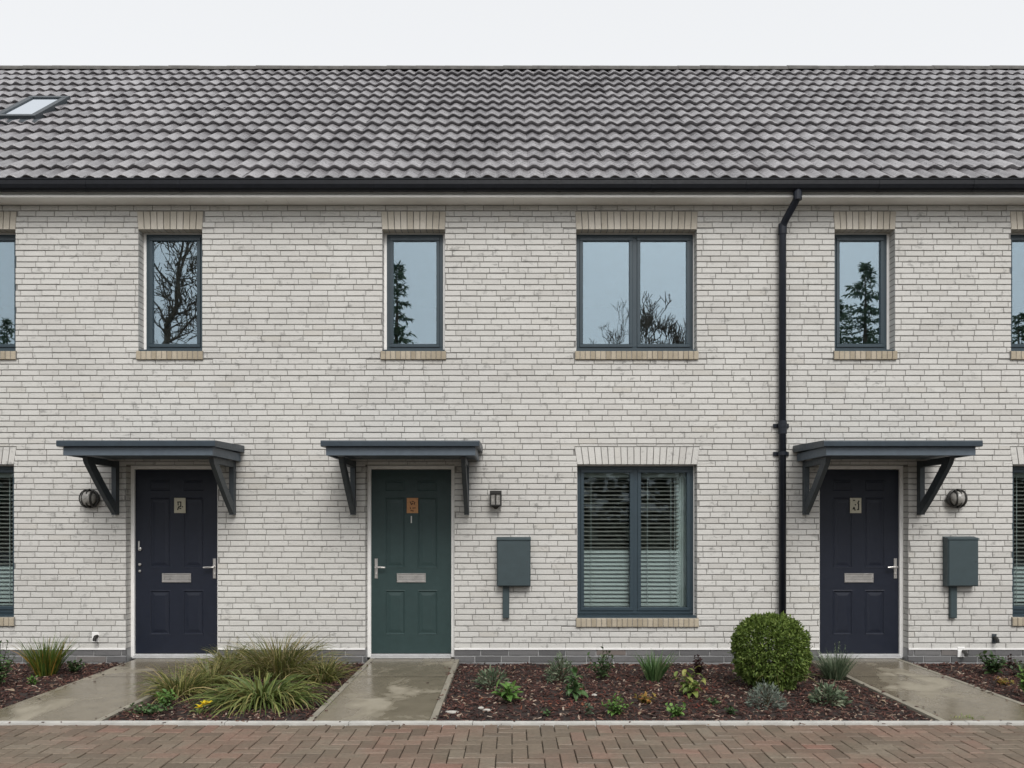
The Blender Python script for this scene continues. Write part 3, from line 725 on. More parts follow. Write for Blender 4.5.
# small outlets low on the wall
def outlet(u, v, label, pale):
    x, z = X(u), Z(v); t = thing('pipe_outlet', (x, -0.001, z), label, 'pipe outlet')
    m = MB()
    if pale: m.box(x - 0.045, x + 0.030, -0.012, -0.001, z - 0.055, z + 0.055, 0.004)
    else: m.box(x - 0.024, x + 0.024, -0.010, -0.001, z - 0.050, z + 0.050, 0.003)
    m.build('plate', M['white'] if pale else M['bracket'], t)
    m = MB(); dx = 0.012 if pale else 0.0
    m.tube([(x + dx, -0.010, z + 0.01), (x + dx, -0.045, z + 0.008), (x + dx, -0.062, z - 0.008), (x + dx, -0.066, z - 0.035)], 0.019, 10); m.build('spout', M['lamp_black'], t)
outlet(96.5, 637, 'small overflow spout on a white plate, low on the wall left of the left door', True)
outlet(961.5, 652, 'small spout on a white plate on the grey plinth right of the right door', True)
outlet(994, 638.5, 'tiny black overflow vent low on the bricks near the right edge', False)

# ------------------------------------------------------------------ ground
m = MB(); m.quad((-500, -600, -0.20), (500, -600, -0.20), (500, 400, -0.20), (-500, 400, -0.20)); structure(m, 'ground', M['turf'])
m = MB(); m.box(-60, 60, -30.0, -6.4, -0.19, -0.03); structure(m, 'road', M['asphalt'])
KY0, KY1 = -2.715, -2.640
m = MB(); x = -14.0
rr = random.Random(3)
while x < 14:
    w = 0.914; dz = rr.uniform(-0.002, 0.002)
    m.hexa([(x + 0.002, KY0, -0.15), (x + w - 0.002, KY0, -0.15), (x + w - 0.002, KY1, -0.15), (x + 0.002, KY1, -0.15),
            (x + 0.002, KY0 + 0.008, 0.004 + dz), (x + w - 0.002, KY0 + 0.008, 0.004 + dz), (x + w - 0.002, KY1 - 0.006, 0.006 + dz), (x + 0.002, KY1 - 0.006, 0.006 + dz)]); x += w
structure(m, 'kerb', M['kerb'])
m = MB(); m.box(-40, 40, -6.4, KY0 - 0.002, -0.18, -0.030); structure(m, 'paving_bed', M['joint'])
m = MB(); rr = random.Random(9); bw = 0.102; YT = KY0 - 0.006
def paver(x0, x1, y0, y1):
    y1 = min(y1, YT)
    if y1 - y0 < 0.03: return
    dz = rr.uniform(-0.0022, 0.0022); tx = rr.uniform(-0.0015, 0.0015); ty = rr.uniform(-0.0015, 0.0015); c = 0.0035; zt = -0.006 + dz
    a, b, p_, q_ = x0 + 0.003, x1 - 0.003, y0 + 0.004, y1 - 0.004; k = len(m.v)
    m.v += [(a, p_, -0.05), (b, p_, -0.05), (b, q_, -0.05), (a, q_, -0.05), (a, p_, zt - c), (b, p_, zt - c), (b, q_, zt - c), (a, q_, zt - c),
            (a + c, p_ + c, zt - tx - ty), (b - c, p_ + c, zt + tx - ty), (b - c, q_ - c, zt + tx + ty), (a + c, q_ - c, zt - tx + ty)]
    m.face(k + 8, k + 9, k + 10, k + 11)
    for p, q in ((0, 4), (4, 8)):
        for e in range(4):
            f = (e + 1) % 4; m.face(k + p + e, k + p + f, k + q + f, k + q + e)
for i in range(-88, 88):                       # herringbone: (column - row) mod 4 picks which way a block lies
    for j in range(-1, 28):
        x0, y0 = i * bw, YT - (j + 1) * bw; kk = (i + j) % 4
        if kk == 0: paver(x0, x0 + 2 * bw, y0, y0 + bw)
        elif kk == 3: paver(x0, x0 + bw, y0, y0 + 2 * bw)
structure(m, 'block_paving', M['paver'])
# paths
PATHS = [(-4.06, -3.07, (False, True)), (-1.532, -0.572, (True, True)), (3.20, 4.18, (True, True))]
def edge_x(xb, y, i, side):   # the right path's left edge and the left path's right edge flare near the door as in the photograph
    if i == 2 and side == 0: return xb + 0.13 * max(0.0, (y + 1.1) / 1.1) ** 2
    return xb
for i, (a, b, ed) in enumerate(PATHS):
    m = MB(); ew = 0.048
    ys = [KY1 + 0.003] + [-2.4 + 0.2 * k for k in range(12)] + [-0.957, -0.943, 0.05]
    ys = sorted(set(ys))
    for y0, y1 in zip(ys, ys[1:]):
        if abs(y0 + 0.957) < 1e-6: zt = -0.0125
        else: zt = 0.0
        xa0, xa1 = edge_x(a, y0, i, 0) + ew * ed[0], edge_x(a, y1, i, 0) + ew * ed[0]
        xb0, xb1 = b - ew * ed[1], b - ew * ed[1]
        m.quad((xa0, y0, zt), (xb0, y0, zt), (xb1, y1, zt), (xa1, y1, zt))
    m.box(a, b, KY1 + 0.004, 0.1, -0.18, -0.014)
    structure(m, 'concrete_path', M['path'])
    e = MB()
    for y0, y1 in zip(ys, ys[1:]):
        if y0 > -0.01: continue
        for side, on in enumerate(ed):
            if not on: continue
            if side == 0: p0, p1 = edge_x(a, y0, i, 0) - 0.004, edge_x(a, y1, i, 0) - 0.004; q0, q1 = p0 + ew, p1 + ew
            else: q0 = q1 = b + 0.004; p0 = p1 = b + 0.004 - ew
            e.hexa([(p0, y0, -0.18), (q0, y0, -0.18), (q1, y1, -0.18), (p1, y1, -0.18), (p0, y0, 0.002), (q0, y0, 0.002), (q1, y1, 0.002), (p1, y1, 0.002)])
    structure(e, 'path_edging', M['edge'])
# planting beds
BEDS = [(-12.0, -4.06), (-3.07, -1.532), (-0.572, 3.20), (4.18, 12.0)]
def bed_z(x, y): return -0.024 + 0.028 * min(0.0, -1.0 + abs(y) / 1.6) + 0.018 * noise.noise(Vector((x * 2.1, y * 2.1, 0.3))) + 0.010 * noise.noise(Vector((x * 8, y * 8, 4.0)))
m = MB()
for a, b in BEDS:
    b_ = b + (0.15 if b == 3.20 else 0.0)
    nx = max(8, int((b_ - a) / 0.08)); ny = 34; k = len(m.v)
    for j in range(ny + 1):
        for i in range(nx + 1):
            x = a + (b_ - a) * i / nx; y = KY1 + (0.02 - KY1) * j / ny; m.v.append((x, y, bed_z(x, y)))
    for j in range(ny):
        for i in range(nx):
            q = k + j * (nx + 1) + i; m.face(q, q + 1, q + nx + 2, q + nx + 1)
structure(m, 'planting_soil', M['soil'], True)
m = MB(); rr = random.Random(17); m2 = MB()
def chip(mb, x, y, z, L, w, th, yaw, tilt, roll):
    d = Vector((math.cos(yaw) * math.cos(tilt), math.sin(yaw) * math.cos(tilt), math.sin(tilt)))
    s = Vector((-math.sin(yaw), math.cos(yaw), math.sin(roll))).normalized(); n = d.cross(s).normalized(); c = Vector((x, y, z)); tp = rr.uniform(0.4, 1.0)
    q = [c - d * L - s * w, c + d * L - s * w * tp, c + d * L + s * w * tp, c - d * L + s * w]
    mb.hexa([p - n * th for p in q] + [p + n * th for p in q])
for a, b in BEDS:
    a = max(a, -6.3); b = min(b, 6.3); n = int((b - a) * 2.6 * 1050)
    for _ in range(n):
        x = rr.uniform(a + 0.015, b - 0.015); y = rr.uniform(KY1 + 0.015, -0.02)
        if b == 3.20 and False: pass
        L = rr.uniform(0.007, 0.024); chip(m, x, y, bed_z(x, y) + rr.uniform(0.002, 0.016), L, rr.uniform(0.003, 0.008), rr.uniform(0.0015, 0.003), rr.uniform(0, 6.28), rr.gauss(0, 0.35), rr.gauss(0, 0.4))
for (u, v, r, n) in ((588, 698, 0.20, 45), (546, 704, 0.10, 14), (702, 692, 0.14, 36), (692, 706, 0.22, 34), (575, 708, 0.25, 36), (490, 706, 0.3, 14), (1008, 664, 0.12, 25), (640, 690, 0.5, 22)):
    cx, cy, _ = ground_at(u, v, -0.05)
    for _ in range(n):
        x = cx + rr.gauss(0, r * 0.5); y = min(-0.05, max(KY1 + 0.02, cy + rr.gauss(0, r * 0.5))); chip(m2, x, y, bed_z(x, y) + 0.014, rr.uniform(0.007, 0.02), rr.uniform(0.004, 0.009), 0.0015, rr.uniform(0, 6.28), rr.gauss(0, 0.3), rr.gauss(0, 0.3))
m3 = MB()
for a, b in BEDS:
    a = max(a, -6.3); b = min(b, 6.3)
    for _ in range(int((b - a) * 26)):
        x = rr.uniform(a + 0.03, b - 0.03); y = KY1 + 0.05 + (-KY1 - 0.1) * rr.random(); z = bed_z(x, y) + 0.014
        m3.blade((x, y, z), rr.uniform(0, 6.28), rr.uniform(0.0, 0.7), rr.uniform(0.03, 0.065), rr.uniform(0.014, 0.03), rr.uniform(0.3, 1.6), 4, 0.1, 0.15, 0.3, roll=rr.gauss(0, 0.5))
for pa, pb, ed in PATHS:      # bits of bark kicked onto the edges of the paths and the kerb
    for _ in range(70):
        x = (pa if rr.random() < 0.5 else pb) + rr.gauss(0, 0.06); y = rr.uniform(KY1, -0.1); chip(m, x, y, 0.006, rr.uniform(0.006, 0.018), rr.uniform(0.003, 0.007), 0.002, rr.uniform(0, 6.28), rr.gauss(0, 0.08), 0)
for _ in range(60):
    x = rr.uniform(-5, 5); chip(m, x, KY1 - rr.random() ** 2 * 0.16, 0.008 if True else 0, rr.uniform(0.005, 0.015), rr.uniform(0.003, 0.006), 0.002, rr.uniform(0, 6.28), 0, 0)
tag(m3.build('dead_leaves', M['dead']), 'pale dry dead leaves scattered thinly over the dark bark mulch', 'dead leaves', kind='stuff')
tag(m.build('bark_mulch', M['chips']), 'dark reddish brown bark chips covering the planting beds', 'mulch', kind='stuff')
tag(m2.build('leaf_litter', M['red_litter']), 'scraps of red fallen leaf scattered over the dark bark mulch', 'leaf litter', kind='stuff')

# ------------------------------------------------------------------ plants
PG = 'plants in the front beds'; GROW = 1.18
def tuft(name, u, v, wpx, hpx, mat, label, n=120, width=0.007, droop=(0.6, 1.6), seed=1, cat='grass', stalks=0, stalk_mat=None, spread=0.25, lean=0.0, smat2=None, seg=5, rz=(86, 34)):
    x, y, s = ground_at(u, v, -0.045); W, H = wpx * s / 2 * GROW, hpx * s * GROW; r = random.Random(seed)
    t = thing(name, (x, y, bed_z(x, y)), label, cat, PG)
    def mk(n, mats_key, part, wmul, hmul):
        m = MB()
        for _ in range(n):
            yaw = r.uniform(0, 2 * math.pi); q = r.random()
            rise = R(rz[0]) - q * R(rz[0] - rz[1]); L = math.hypot(W * 1.0, H) * r.uniform(0.65, 1.12) * hmul * (0.8 + 0.35 * q)
            bx = x + math.cos(yaw) * W * spread * r.random(); by = y + math.sin(yaw) * min(W, 0.3) * spread * r.random()
            m.blade((bx, by, bed_z(bx, by) - 0.01), yaw + r.gauss(0, 0.25), rise, L, width * wmul * r.uniform(0.7, 1.3), r.uniform(*droop), seg, 0.10, bulge=0.25, roll=r.gauss(0, 0.5))
        return m.build(part, M[mats_key], t)
    mk(int(n * 1.35), mat, 'leaves', 1, 1)
    if smat2: mk(n // 2, smat2, 'dry_leaves', 0.8, 1.05)
    if stalks:
        m = MB()
        for _ in range(stalks):
            yaw = r.uniform(0, 6.28); L = H * r.uniform(1.1, 1.55); ln = r.uniform(0.05, 0.28); pts = []
            for k in range(5):
                q = k / 4; pts.append((x + math.cos(yaw) * L * ln * q ** 1.5 + W * 0.3 * math.cos(yaw * 3), y + math.sin(yaw) * L * ln * q ** 1.5 * 0.6, bed_z(x, y) + L * q))
            m.tube(pts, [0.0028, 0.0026, 0.0022, 0.0018, 0.001], 4)
            e = Vector(pts[-1])
            for _ in range(9):
                m.blade(e - Vector((0, 0, r.uniform(0, 0.09))), r.uniform(0, 6.28), R(60), r.uniform(0.012, 0.028), 0.005, 0.4, 2, 0.1)
        m.build('seed_stalks', M[stalk_mat or 'l_dry'], t)
    return t
LG = 1.32
def leafy(name, u, v, wpx, hpx, mat, label, n=60, ll=0.06, lw=0.028, seed=1, cat='plant', stems=9, droop=(0.4, 1.2), upright=0.5):
    """branching stems carrying broad leaves"""
    x, y, s = ground_at(u, v, -0.045); W, H = wpx * s / 2 * LG, hpx * s * LG; ll *= 1.25; lw *= 1.35; n = int(n * 1.3); r = random.Random(seed); zb = bed_z(x, y)
    t = thing(name, (x, y, zb), label, cat, PG); st = MB(); lv = MB()
    for k in range(stems):
        yaw = 2 * math.pi * k / stems + r.uniform(-0.4, 0.4); out = W * r.uniform(0.2, 0.95) if k else 0.0; top = H * (r.uniform(0.55, 0.95) if upright > 0.4 else r.uniform(0.4, 0.8)) * (1 - 0.25 * out / max(W, 1e-3))
        pts = [(x + math.cos(yaw) * out * q ** 1.3, y + math.sin(yaw) * out * 0.8 * q ** 1.3, zb - 0.01 + top * q) for q in (0, 0.35, 0.7, 1.0)]
        st.tube(pts, [0.004, 0.0035, 0.003, 0.002], 5)
        per = max(3, n // stems)
        for j in range(per):
            q = 0.25 + 0.75 * j / (per - 1); f = q * 3; i0 = min(2, int(f)); p = Vector(pts[i0]).lerp(Vector(pts[i0 + 1]), f - i0)
            a = j * 2.4 + r.uniform(-0.5, 0.5) + yaw; sc = r.uniform(0.7, 1.2) * (1.1 - 0.35 * q)
            lv.blade(p, a, r.uniform(0.15, 0.9) + 0.5 * (j == per - 1), ll * sc, lw * sc, r.uniform(*droop), 5, 0.06, 0.12, 0.3, roll=r.gauss(0, 0.3))
    st.build('stems', M['stem'], t); lv.build('leaves', M[mat], t)
    return t
def mound(name, u, v, wpx, hpx, mat, label, n=500, ll=0.035, lw=0.006, seed=1, cat='shrub'):
    x, y, s = ground_at(u, v, -0.045); W, H = wpx * s / 2 * GROW, hpx * s * GROW; r = random.Random(seed); zb = bed_z(x, y)
    t = thing(name, (x, y, zb), label, cat, PG); lv = MB(); st = MB()
    for k in range(14):
        yaw = r.uniform(0, 6.28); e = R(r.uniform(30, 85)); L = 0.75
        st.tube([(x, y, zb - 0.01), (x + math.cos(yaw) * math.cos(e) * W * L * 0.5, y + math.sin(yaw) * math.cos(e) * W * L * 0.5, zb + H * 0.5 * math.sin(e)), (x + math.cos(yaw) * math.cos(e) * W * L, y + math.sin(yaw) * math.cos(e) * W * L, zb + H * L * math.sin(e))], [0.004, 0.003, 0.002], 5)
    for _ in range(n):
        yaw = r.uniform(0, 6.28); e = math.asin(r.uniform(0.02, 1.0)); rad = (r.uniform(0.15, 1) ** 0.4) * (0.86 + 0.22 * noise.noise(Vector((math.cos(yaw) * 2.2, math.sin(yaw) * 2.2, e * 2 + seed))))
        p = (x + math.cos(yaw) * math.cos(e) * W * rad, y + math.sin(yaw) * math.cos(e) * W * rad, zb + H * 0.88 * math.sin(e) * rad)
        lv.blade(p, yaw + r.gauss(0, 0.7), e * 0.8 + r.gauss(0.25, 0.35), ll * r.uniform(0.7, 1.3), lw * r.uniform(0.8, 1.3), r.uniform(0.2, 0.9), 3, 0.1, 0, 0.3, roll=r.gauss(0, 0.6))
    st.build('stems', M['stem'], t); lv.build('leaves', M[mat], t)
    return t
# bed of the left house
leafy('leafy_shrub', -1, 690, 30, 42, 'l_mid', 'mid green leafy shrub cut by the left edge of the photo', 170, 0.05, 0.026, 1, 'shrub', 16)
tuft('tufted_plant', 46, 676, 36, 29, 'l_tuft', 'bright green tuft with orange tips against the grey plinth left of the left path', 260, 0.009, (0.1, 0.6), 2, 'plant', rz=(89, 58), spread=0.5)
leafy('low_plant', 74, 674, 26, 11, 'l_dark', 'low dark green plant beside the orange-tipped tuft', 50, 0.05, 0.025, 3)
leafy('seedling', 33, 687, 13, 10, 'l_bright', 'small light green seedling in front of the orange-tipped tuft', 24, 0.04, 0.02, 4, stems=5)
# ornamental grasses between the left and centre paths
tuft('ornamental_grass', 263, 706, 106, 16, 'l_strap', 'large strappy green grass clump arching over the mulch at the front', 300, 0.015, (1.0, 2.3), 5, spread=0.45, smat2='l_grass', seg=7, rz=(64, 6))
tuft('ornamental_grass', 278, 680, 100, 19, 'l_grass', 'tallest green and straw grass clump with thin flower stalks by the wall', 420, 0.007, (0.5, 1.5), 6, stalks=12, spread=0.4, smat2='l_dry', seg=6)
tuft('ornamental_grass', 323, 684, 58, 21, 'l_grass', 'green grass clump nearest the centre path', 260, 0.007, (0.7, 1.7), 7, stalks=5, spread=0.3)
tuft('ornamental_grass', 230, 671, 50, 20, 'l_grass', 'dark green grass clump near the wall right of the left door', 230, 0.007, (0.5, 1.4), 8, stalks=4, spread=0.35)
tuft('ornamental_grass', 180, 697, 70, 18, 'l_grass', 'yellow green grass clump spilling over the edge of the left path', 260, 0.008, (0.6, 1.6), 9, stalks=7, spread=0.42, rz=(80, 18))
tuft('ornamental_grass', 212, 686, 66, 21, 'l_grass', 'olive grass clump between the path clump and the large strappy one', 230, 0.0075, (0.7, 1.7), 10, spread=0.42, smat2='l_dry', rz=(80, 20))
leafy('ground_cover', 150, 717, 44, 12, 'l_mid', 'low green ground cover in the corner between left path and kerb', 150, 0.032, 0.02, 11, 'plant', 18, upright=0.2)
leafy('ground_cover', 166, 711, 26, 16, 'l_bright', 'bright green leafy ground cover under the path-side grass clump', 70, 0.045, 0.024, 12, 'plant', 9)
# yellow flower
x, y, s = ground_at(203, 716, -0.045)
t = thing('yellow_flower', (x, y, bed_z(x, y)), 'single yellow flower on the mulch beside the strappy grass', 'flower', PG)
m = MB(); r = random.Random(3); zb = bed_z(x, y)
for k in range(7): m.blade((x - 0.03, y, zb), r.uniform(0, 6.28), R(45), 0.09, 0.022, 1.0, 5, 0.08, 0.1)
m.build('leaves', M['l_lime'], t)
m = MB()
for cx, cz in ((x + 0.02, zb + 0.075), (x - 0.015, zb + 0.055), (x + 0.045, zb + 0.085)):
    for k in range(6): m.blade((cx, y - 0.02, cz), k * 1.05 + r.uniform(-0.2, 0.2), R(r.uniform(10, 60)), 0.048, 0.034, r.uniform(0, 0.9), 4, 0.15, 0.12, 0.2)
m.build('petals', M['yellow'], t)
# middle bed
mound('grey_shrub', 493, 690, 34, 20, 'l_greygreen', 'rounded grey green shrublet nearest the centre path', 330, 0.045, 0.014, 21)
leafy('broadleaf_plant', 509, 707, 22, 22, 'l_bright', 'upright bright green plant with broad pointed leaves in front of the first grey shrublet', 26, 0.10, 0.045, 22, stems=4)
mound('grey_shrub', 561, 683, 32, 27, 'l_greygreen', 'taller silvery green shrublet against the plinth below the lower window', 380, 0.05, 0.013, 23)
leafy('broadleaf_plant', 575, 701, 20, 23, 'l_mid', 'green plant with drooping pale leaves in front of the silvery shrublet', 26, 0.10, 0.04, 24, stems=4, droop=(1.2, 2.2))
leafy('upright_shrub', 603, 681, 26, 27, 'l_dark', 'dark green upright shrublet under the left half of the lower window', 110, 0.05, 0.022, 25, 'shrub', 11)
tuft('spiky_plant', 654, 682, 20, 25, 'l_mid', 'spiky mid green plant under the right half of the lower window', 95, 0.018, (0.05, 0.5), 26, 'plant', rz=(88, 55), spread=0.5)
leafy('maroon_plant', 698, 676, 17, 19, 'l_maroon', 'dark maroon plant by the plinth left of the clipped ball', 80, 0.04, 0.026, 27, stems=8)
leafy('lime_plant', 690, 699, 34, 25, 'l_lime', 'lime green plant with splayed pale leaves in front of the maroon plant', 48, 0.085, 0.034, 28, stems=7, droop=(0.9, 1.9))
leafy('small_plant', 616, 719, 28, 19, 'l_bright', 'bushy small green plant at the kerb with a yellow leaf', 90, 0.038, 0.022, 29, stems=10)
leafy('small_plant', 646, 707, 24, 13, 'l_orange', 'low yellow and orange tinged plant in the middle of the mulch', 46, 0.042, 0.02, 30, stems=8, upright=0.2)
leafy('small_plant', 677, 719, 20, 14, 'l_bright', 'bright green small plant at the kerb below the lime plant', 50, 0.042, 0.024, 31, stems=8)
leafy('seedling', 588, 719, 11, 14, 'l_greygreen', 'thin pale seedling at the kerb below the drooping plant', 16, 0.04, 0.016, 32, stems=4)
leafy('seedling', 715, 707, 18, 8, 'l_mid', 'flat green seedling on the mulch left of the silver mound', 30, 0.035, 0.02, 33, stems=6, upright=0.2)
leafy('seedling', 731, 717, 13, 10, 'l_dark', 'dark green seedling at the kerb left of the silver mound', 26, 0.035, 0.02, 34, stems=6, upright=0.2)
leafy('seedling', 547, 719, 10, 9, 'l_mid', 'tiny green seedling at the kerb nearest the centre path', 16, 0.03, 0.016, 35, stems=4, upright=0.2)
mound('silver_mound', 766, 710, 36, 25, 'l_silver', 'fine leaved silver mound in front of the clipped ball', 900, 0.036, 0.006, 36)
mound('grey_shrub', 829, 707, 36, 20, 'l_greygreen', 'low grey green shrublet right of the silver mound', 330, 0.05, 0.017, 37)
tuft('lavender', 835, 681, 30, 22, 'l_greygreen', 'grey green lavender clump with bare stalks beside the right navy door', 260, 0.008, (0.1, 0.5), 38, 'shrub', stalks=7, stalk_mat='l_greygreen', rz=(88, 58), spread=0.55)
# clipped ball
bx, by, s = ground_at(770.5, 690, -0.045); RB = 0.318; bz = bed_z(bx, by)
t = thing('clipped_ball', (bx, by, bz), 'round clipped green box ball in front of the downpipe', 'shrub', PG)
m = MB(); r = random.Random(41); cz = bz + 0.335
for k in range(26):
    a = r.uniform(0, 6.28); e = math.asin(r.uniform(-0.5, 1)); q = Vector((math.cos(a) * math.cos(e), math.sin(a) * math.cos(e), math.sin(e))) * RB * 0.82
    m.tube([(bx, by, bz - 0.02), (bx + q.x * 0.3, by + q.y * 0.3, bz + 0.12 + 0.15 * r.random()), (bx + q.x, by + q.y, cz + q.z)], [0.012, 0.008, 0.003], 5)
m.build('branches', M['stem'], t)
m = MB()
for _ in range(19000):
    a = r.uniform(0, 6.28); e = math.asin(r.uniform(-0.97, 1)); d = Vector((math.cos(a) * math.cos(e), math.sin(a) * math.cos(e), math.sin(e)))
    bumpn = 1 + 0.09 * noise.noise(d * 3.1) + 0.13 * noise.noise(d * 6.5)
    sq = 1.0 / (abs(d.x) ** 2.35 + abs(d.y) ** 2.35 + abs(d.z) ** 2.35) ** (1 / 2.35)
    rad = RB * bumpn * sq * (1 - 0.26 * r.random() ** 2.2) * (1 + (0.09 * r.random() if r.random() < 0.07 else 0)) * 0.985
    p = Vector((bx, by, cz)) + Vector((d.x, d.y, d.z * 1.02)) * rad
    if p.z < bz + 0.01: continue
    yaw = math.atan2(d.y, d.x) + r.gauss(0, 0.9); rise = e + r.gauss(0.25, 0.6)
    m.blade(p, yaw, rise, r.uniform(0.019, 0.033), r.uniform(0.012, 0.019), r.uniform(0, 0.8), 2, 0.25, 0.12, 0.3, roll=r.gauss(0, 0.7))
m.build('foliage', M['l_box'], t)
tuft('strap_leaf_plant', 779, 694, 38, 36, 'l_strap', 'thin pale strap leaved plant growing against the front of the clipped ball', 34, 0.010, (0.9, 2.0), 42, 'plant', spread=0.1, seg=7)
# bed of the right house
leafy('upright_shrub', 992, 675, 28, 22, 'l_dark', 'glossy dark green shrublet at the plinth of the right bed', 120, 0.06, 0.03, 51, 'shrub', 10)
leafy('small_plant', 1022, 678, 20, 16, 'l_greygreen', 'pale green plant by the plinth at the right edge of the photo', 60, 0.05, 0.024, 52, stems=8)
leafy('small_plant', 1026, 700, 22, 26, 'l_bright', 'bright green plant at the right edge nearest the right path', 70, 0.055, 0.026, 53, stems=8)
leafy('orange_plant', 1003, 687, 20, 10, 'l_orange', 'low orange and yellow plant in the right bed', 50, 0.035, 0.02, 54, stems=9, upright=0.2)
leafy('maroon_plant', 1011, 668, 16, 12, 'l_maroon', 'reddish brown plant between the glossy shrublet and the right edge', 50, 0.035, 0.02, 55, stems=8)
x, y, s = ground_at(967, 718, 0.0)
t = thing('path_weed', (x, y, 0), 'tiny yellow green weed at the kerb end of the right path', 'plant', PG); m = MB(); r = random.Random(8)
for _ in range(40): m.blade((x + r.gauss(0, 0.07), y + r.gauss(0, 0.02), 0.0), r.uniform(0, 6.28), R(r.uniform(15, 70)), r.uniform(0.02, 0.05), 0.006, 0.8, 3, 0.1)
m.build('leaves', M['l_lime'], t)
# a few pale stones on the mulch
for k, (u, v, w, hgt, lab) in enumerate(((452, 716, 15, 4, 'long pale curved stone lying on mulch by the centre path'), (487, 714, 9, 4, 'pale flat stone at the kerb right of the long curved one'), (481, 712, 6, 4, 'small tan stone on the mulch between the pale stones'), (594, 699, 6, 4, 'small white stone among red leaf litter'))):
    x, y, s = ground_at(u, v, -0.04); r = random.Random(k); m = MB(); zb = bed_z(x, y)
    n = 12; rings = []
    for j in range(6):
        e = -math.pi / 2 + math.pi * j / 5; q = len(m.v); rings.append(q)
        for i in range(n):
            a = 2 * math.pi * i / n; f = 1 + 0.22 * noise.noise(Vector((math.cos(a) * 1.3 + k * 5, math.sin(a) * 1.3, e)))
            xx = math.cos(a) * math.cos(e) * w * s * 0.5 * f; yy = math.sin(a) * math.cos(e) * w * s * 0.22 * f
            m.v.append((x + xx, y + yy + (0.10 * (xx / (w * s)) ** 2 if k == 0 else 0), zb + 0.014 + math.sin(e) * hgt * s * 0.42 * f))
    for a, b in zip(rings, rings[1:]):
        for i in range(n): m.face(a + i, a + (i + 1) % n, b + (i + 1) % n, b + i)
    tag(m.build('stone', M['stone'], loc=(0, 0, 0), smooth=True), lab, 'stone', 'pale stones on the mulch')

# ------------------------------------------------------------------ across the road (seen reflected in the windows)
def branch(mb, p, d, L, rad, depth, r, tips=None, up=0.15):
    n = 4; pts = [Vector(p)]; rads = [rad]; dd = Vector(d).normalized()
    for k in range(n):
        dd = (dd + Vector((r.gauss(0, 0.16), r.gauss(0, 0.16), r.gauss(up * 0.4, 0.10)))).normalized()
        pts.append(pts[-1] + dd * (L / n)); rads.append(max(0.011, rad * (1 - 0.42 * (k + 1) / n)))
    mb.tube(pts, rads, 7 if depth > 2 else 4, cap=False)
    if depth <= 0: return
    for _ in range(r.choice([2, 3, 3]) if depth > 1 else 4):
        k = r.choice([2, 3, 4]) ; a = r.uniform(0, 6.28); ax = dd.cross(Vector((math.cos(a), math.sin(a), 0.3))).normalized()
        nd = (dd * r.uniform(0.6, 1.0) + ax * r.uniform(0.5, 0.95) + Vector((0, 0, up))).normalized()
        branch(mb, pts[k], nd, L * r.uniform(0.58, 0.82), rads[k] * r.uniform(0.5, 0.72), depth - 1, r, tips, up)
def bare_tree(x, y, hgt, rad, label, seed, depth=6, first=0.42, upb=0.15):
    t = thing('bare_tree', (x, y, -0.2), label, 'tree', 'trees across the road'); r = random.Random(seed)
    tk = MB(); pts = []
    for k in range(6): pts.append((x + 0.12 * math.sin(k * 1.3 + seed), y, -0.2 + hgt * first * k / 5))
    tk.tube(pts, [rad * 1.25] + [rad * (1 - 0.05 * k) for k in range(1, 6)], 12); tk.build('trunk', M['bark'], t)
    cr = MB()
    for k in range(3):
        a = seed + k * 2.1; branch(cr, pts[-1], (math.cos(a) * 0.45, math.sin(a) * 0.45, 1), hgt * 0.24, rad * 0.66, depth, r, up=upb)
    for k in range(3):
        a = seed + 1 + k * 2.1; branch(cr, pts[3 + k % 2], (math.cos(a), math.sin(a), 0.7), hgt * 0.2, rad * 0.42, depth - 1, r, up=upb)
    cr.build('crown', M['bark'], t)
def conifer(x, y, hgt, wid, label, seed):
    t = thing('conifer', (x, y, -0.2), label, 'tree', 'trees across the road'); r = random.Random(seed)
    tk = MB(); tk.tube([(x, y, -0.2), (x, y, hgt * 0.5), (x, y, hgt)], [hgt * 0.022, hgt * 0.013, 0.01], 8); tk.build('trunk', M['bark'], t)
    cr = MB(); z = hgt * 0.12
    while z < hgt:
        q = 1 - z / hgt
        for _ in range(4):
            a = r.uniform(0, 6.28); L = wid * (q ** 0.8) * r.uniform(0.55, 1.15) + 0.12
            n = max(3, int(L / 0.14))
            for k in range(n):
                f = (k + 0.6) / n; px, py, pz = x + math.cos(a) * L * f, y + math.sin(a) * L * f, z - 0.22 * L * f + 0.10 * L * f * f
                for _ in range(4): cr.blade((px, py, pz), a + r.gauss(0, 1.0), r.gauss(0.1, 0.45), r.uniform(0.16, 0.30), r.uniform(0.05, 0.09), 0.5, 2, 0.15, roll=r.gauss(0, 0.8))
        z += 0.14 + 0.22 * q
    cr.build('crown', M['l_conifer'], t)
def mir(u, v, T): return (u - CU) * T / F, D - T, CZ + (HV - v) * T / F     # point whose mirror image in the windows lands at (u, v)
TX, TY, _ = mir(161, 352, 24)
t = thing('bare_tree', (TX, TY, -0.2), 'tall bare tree reflected in the upper window over the left door', 'tree', 'trees across the road'); r = random.Random(31)
px = 24 / F
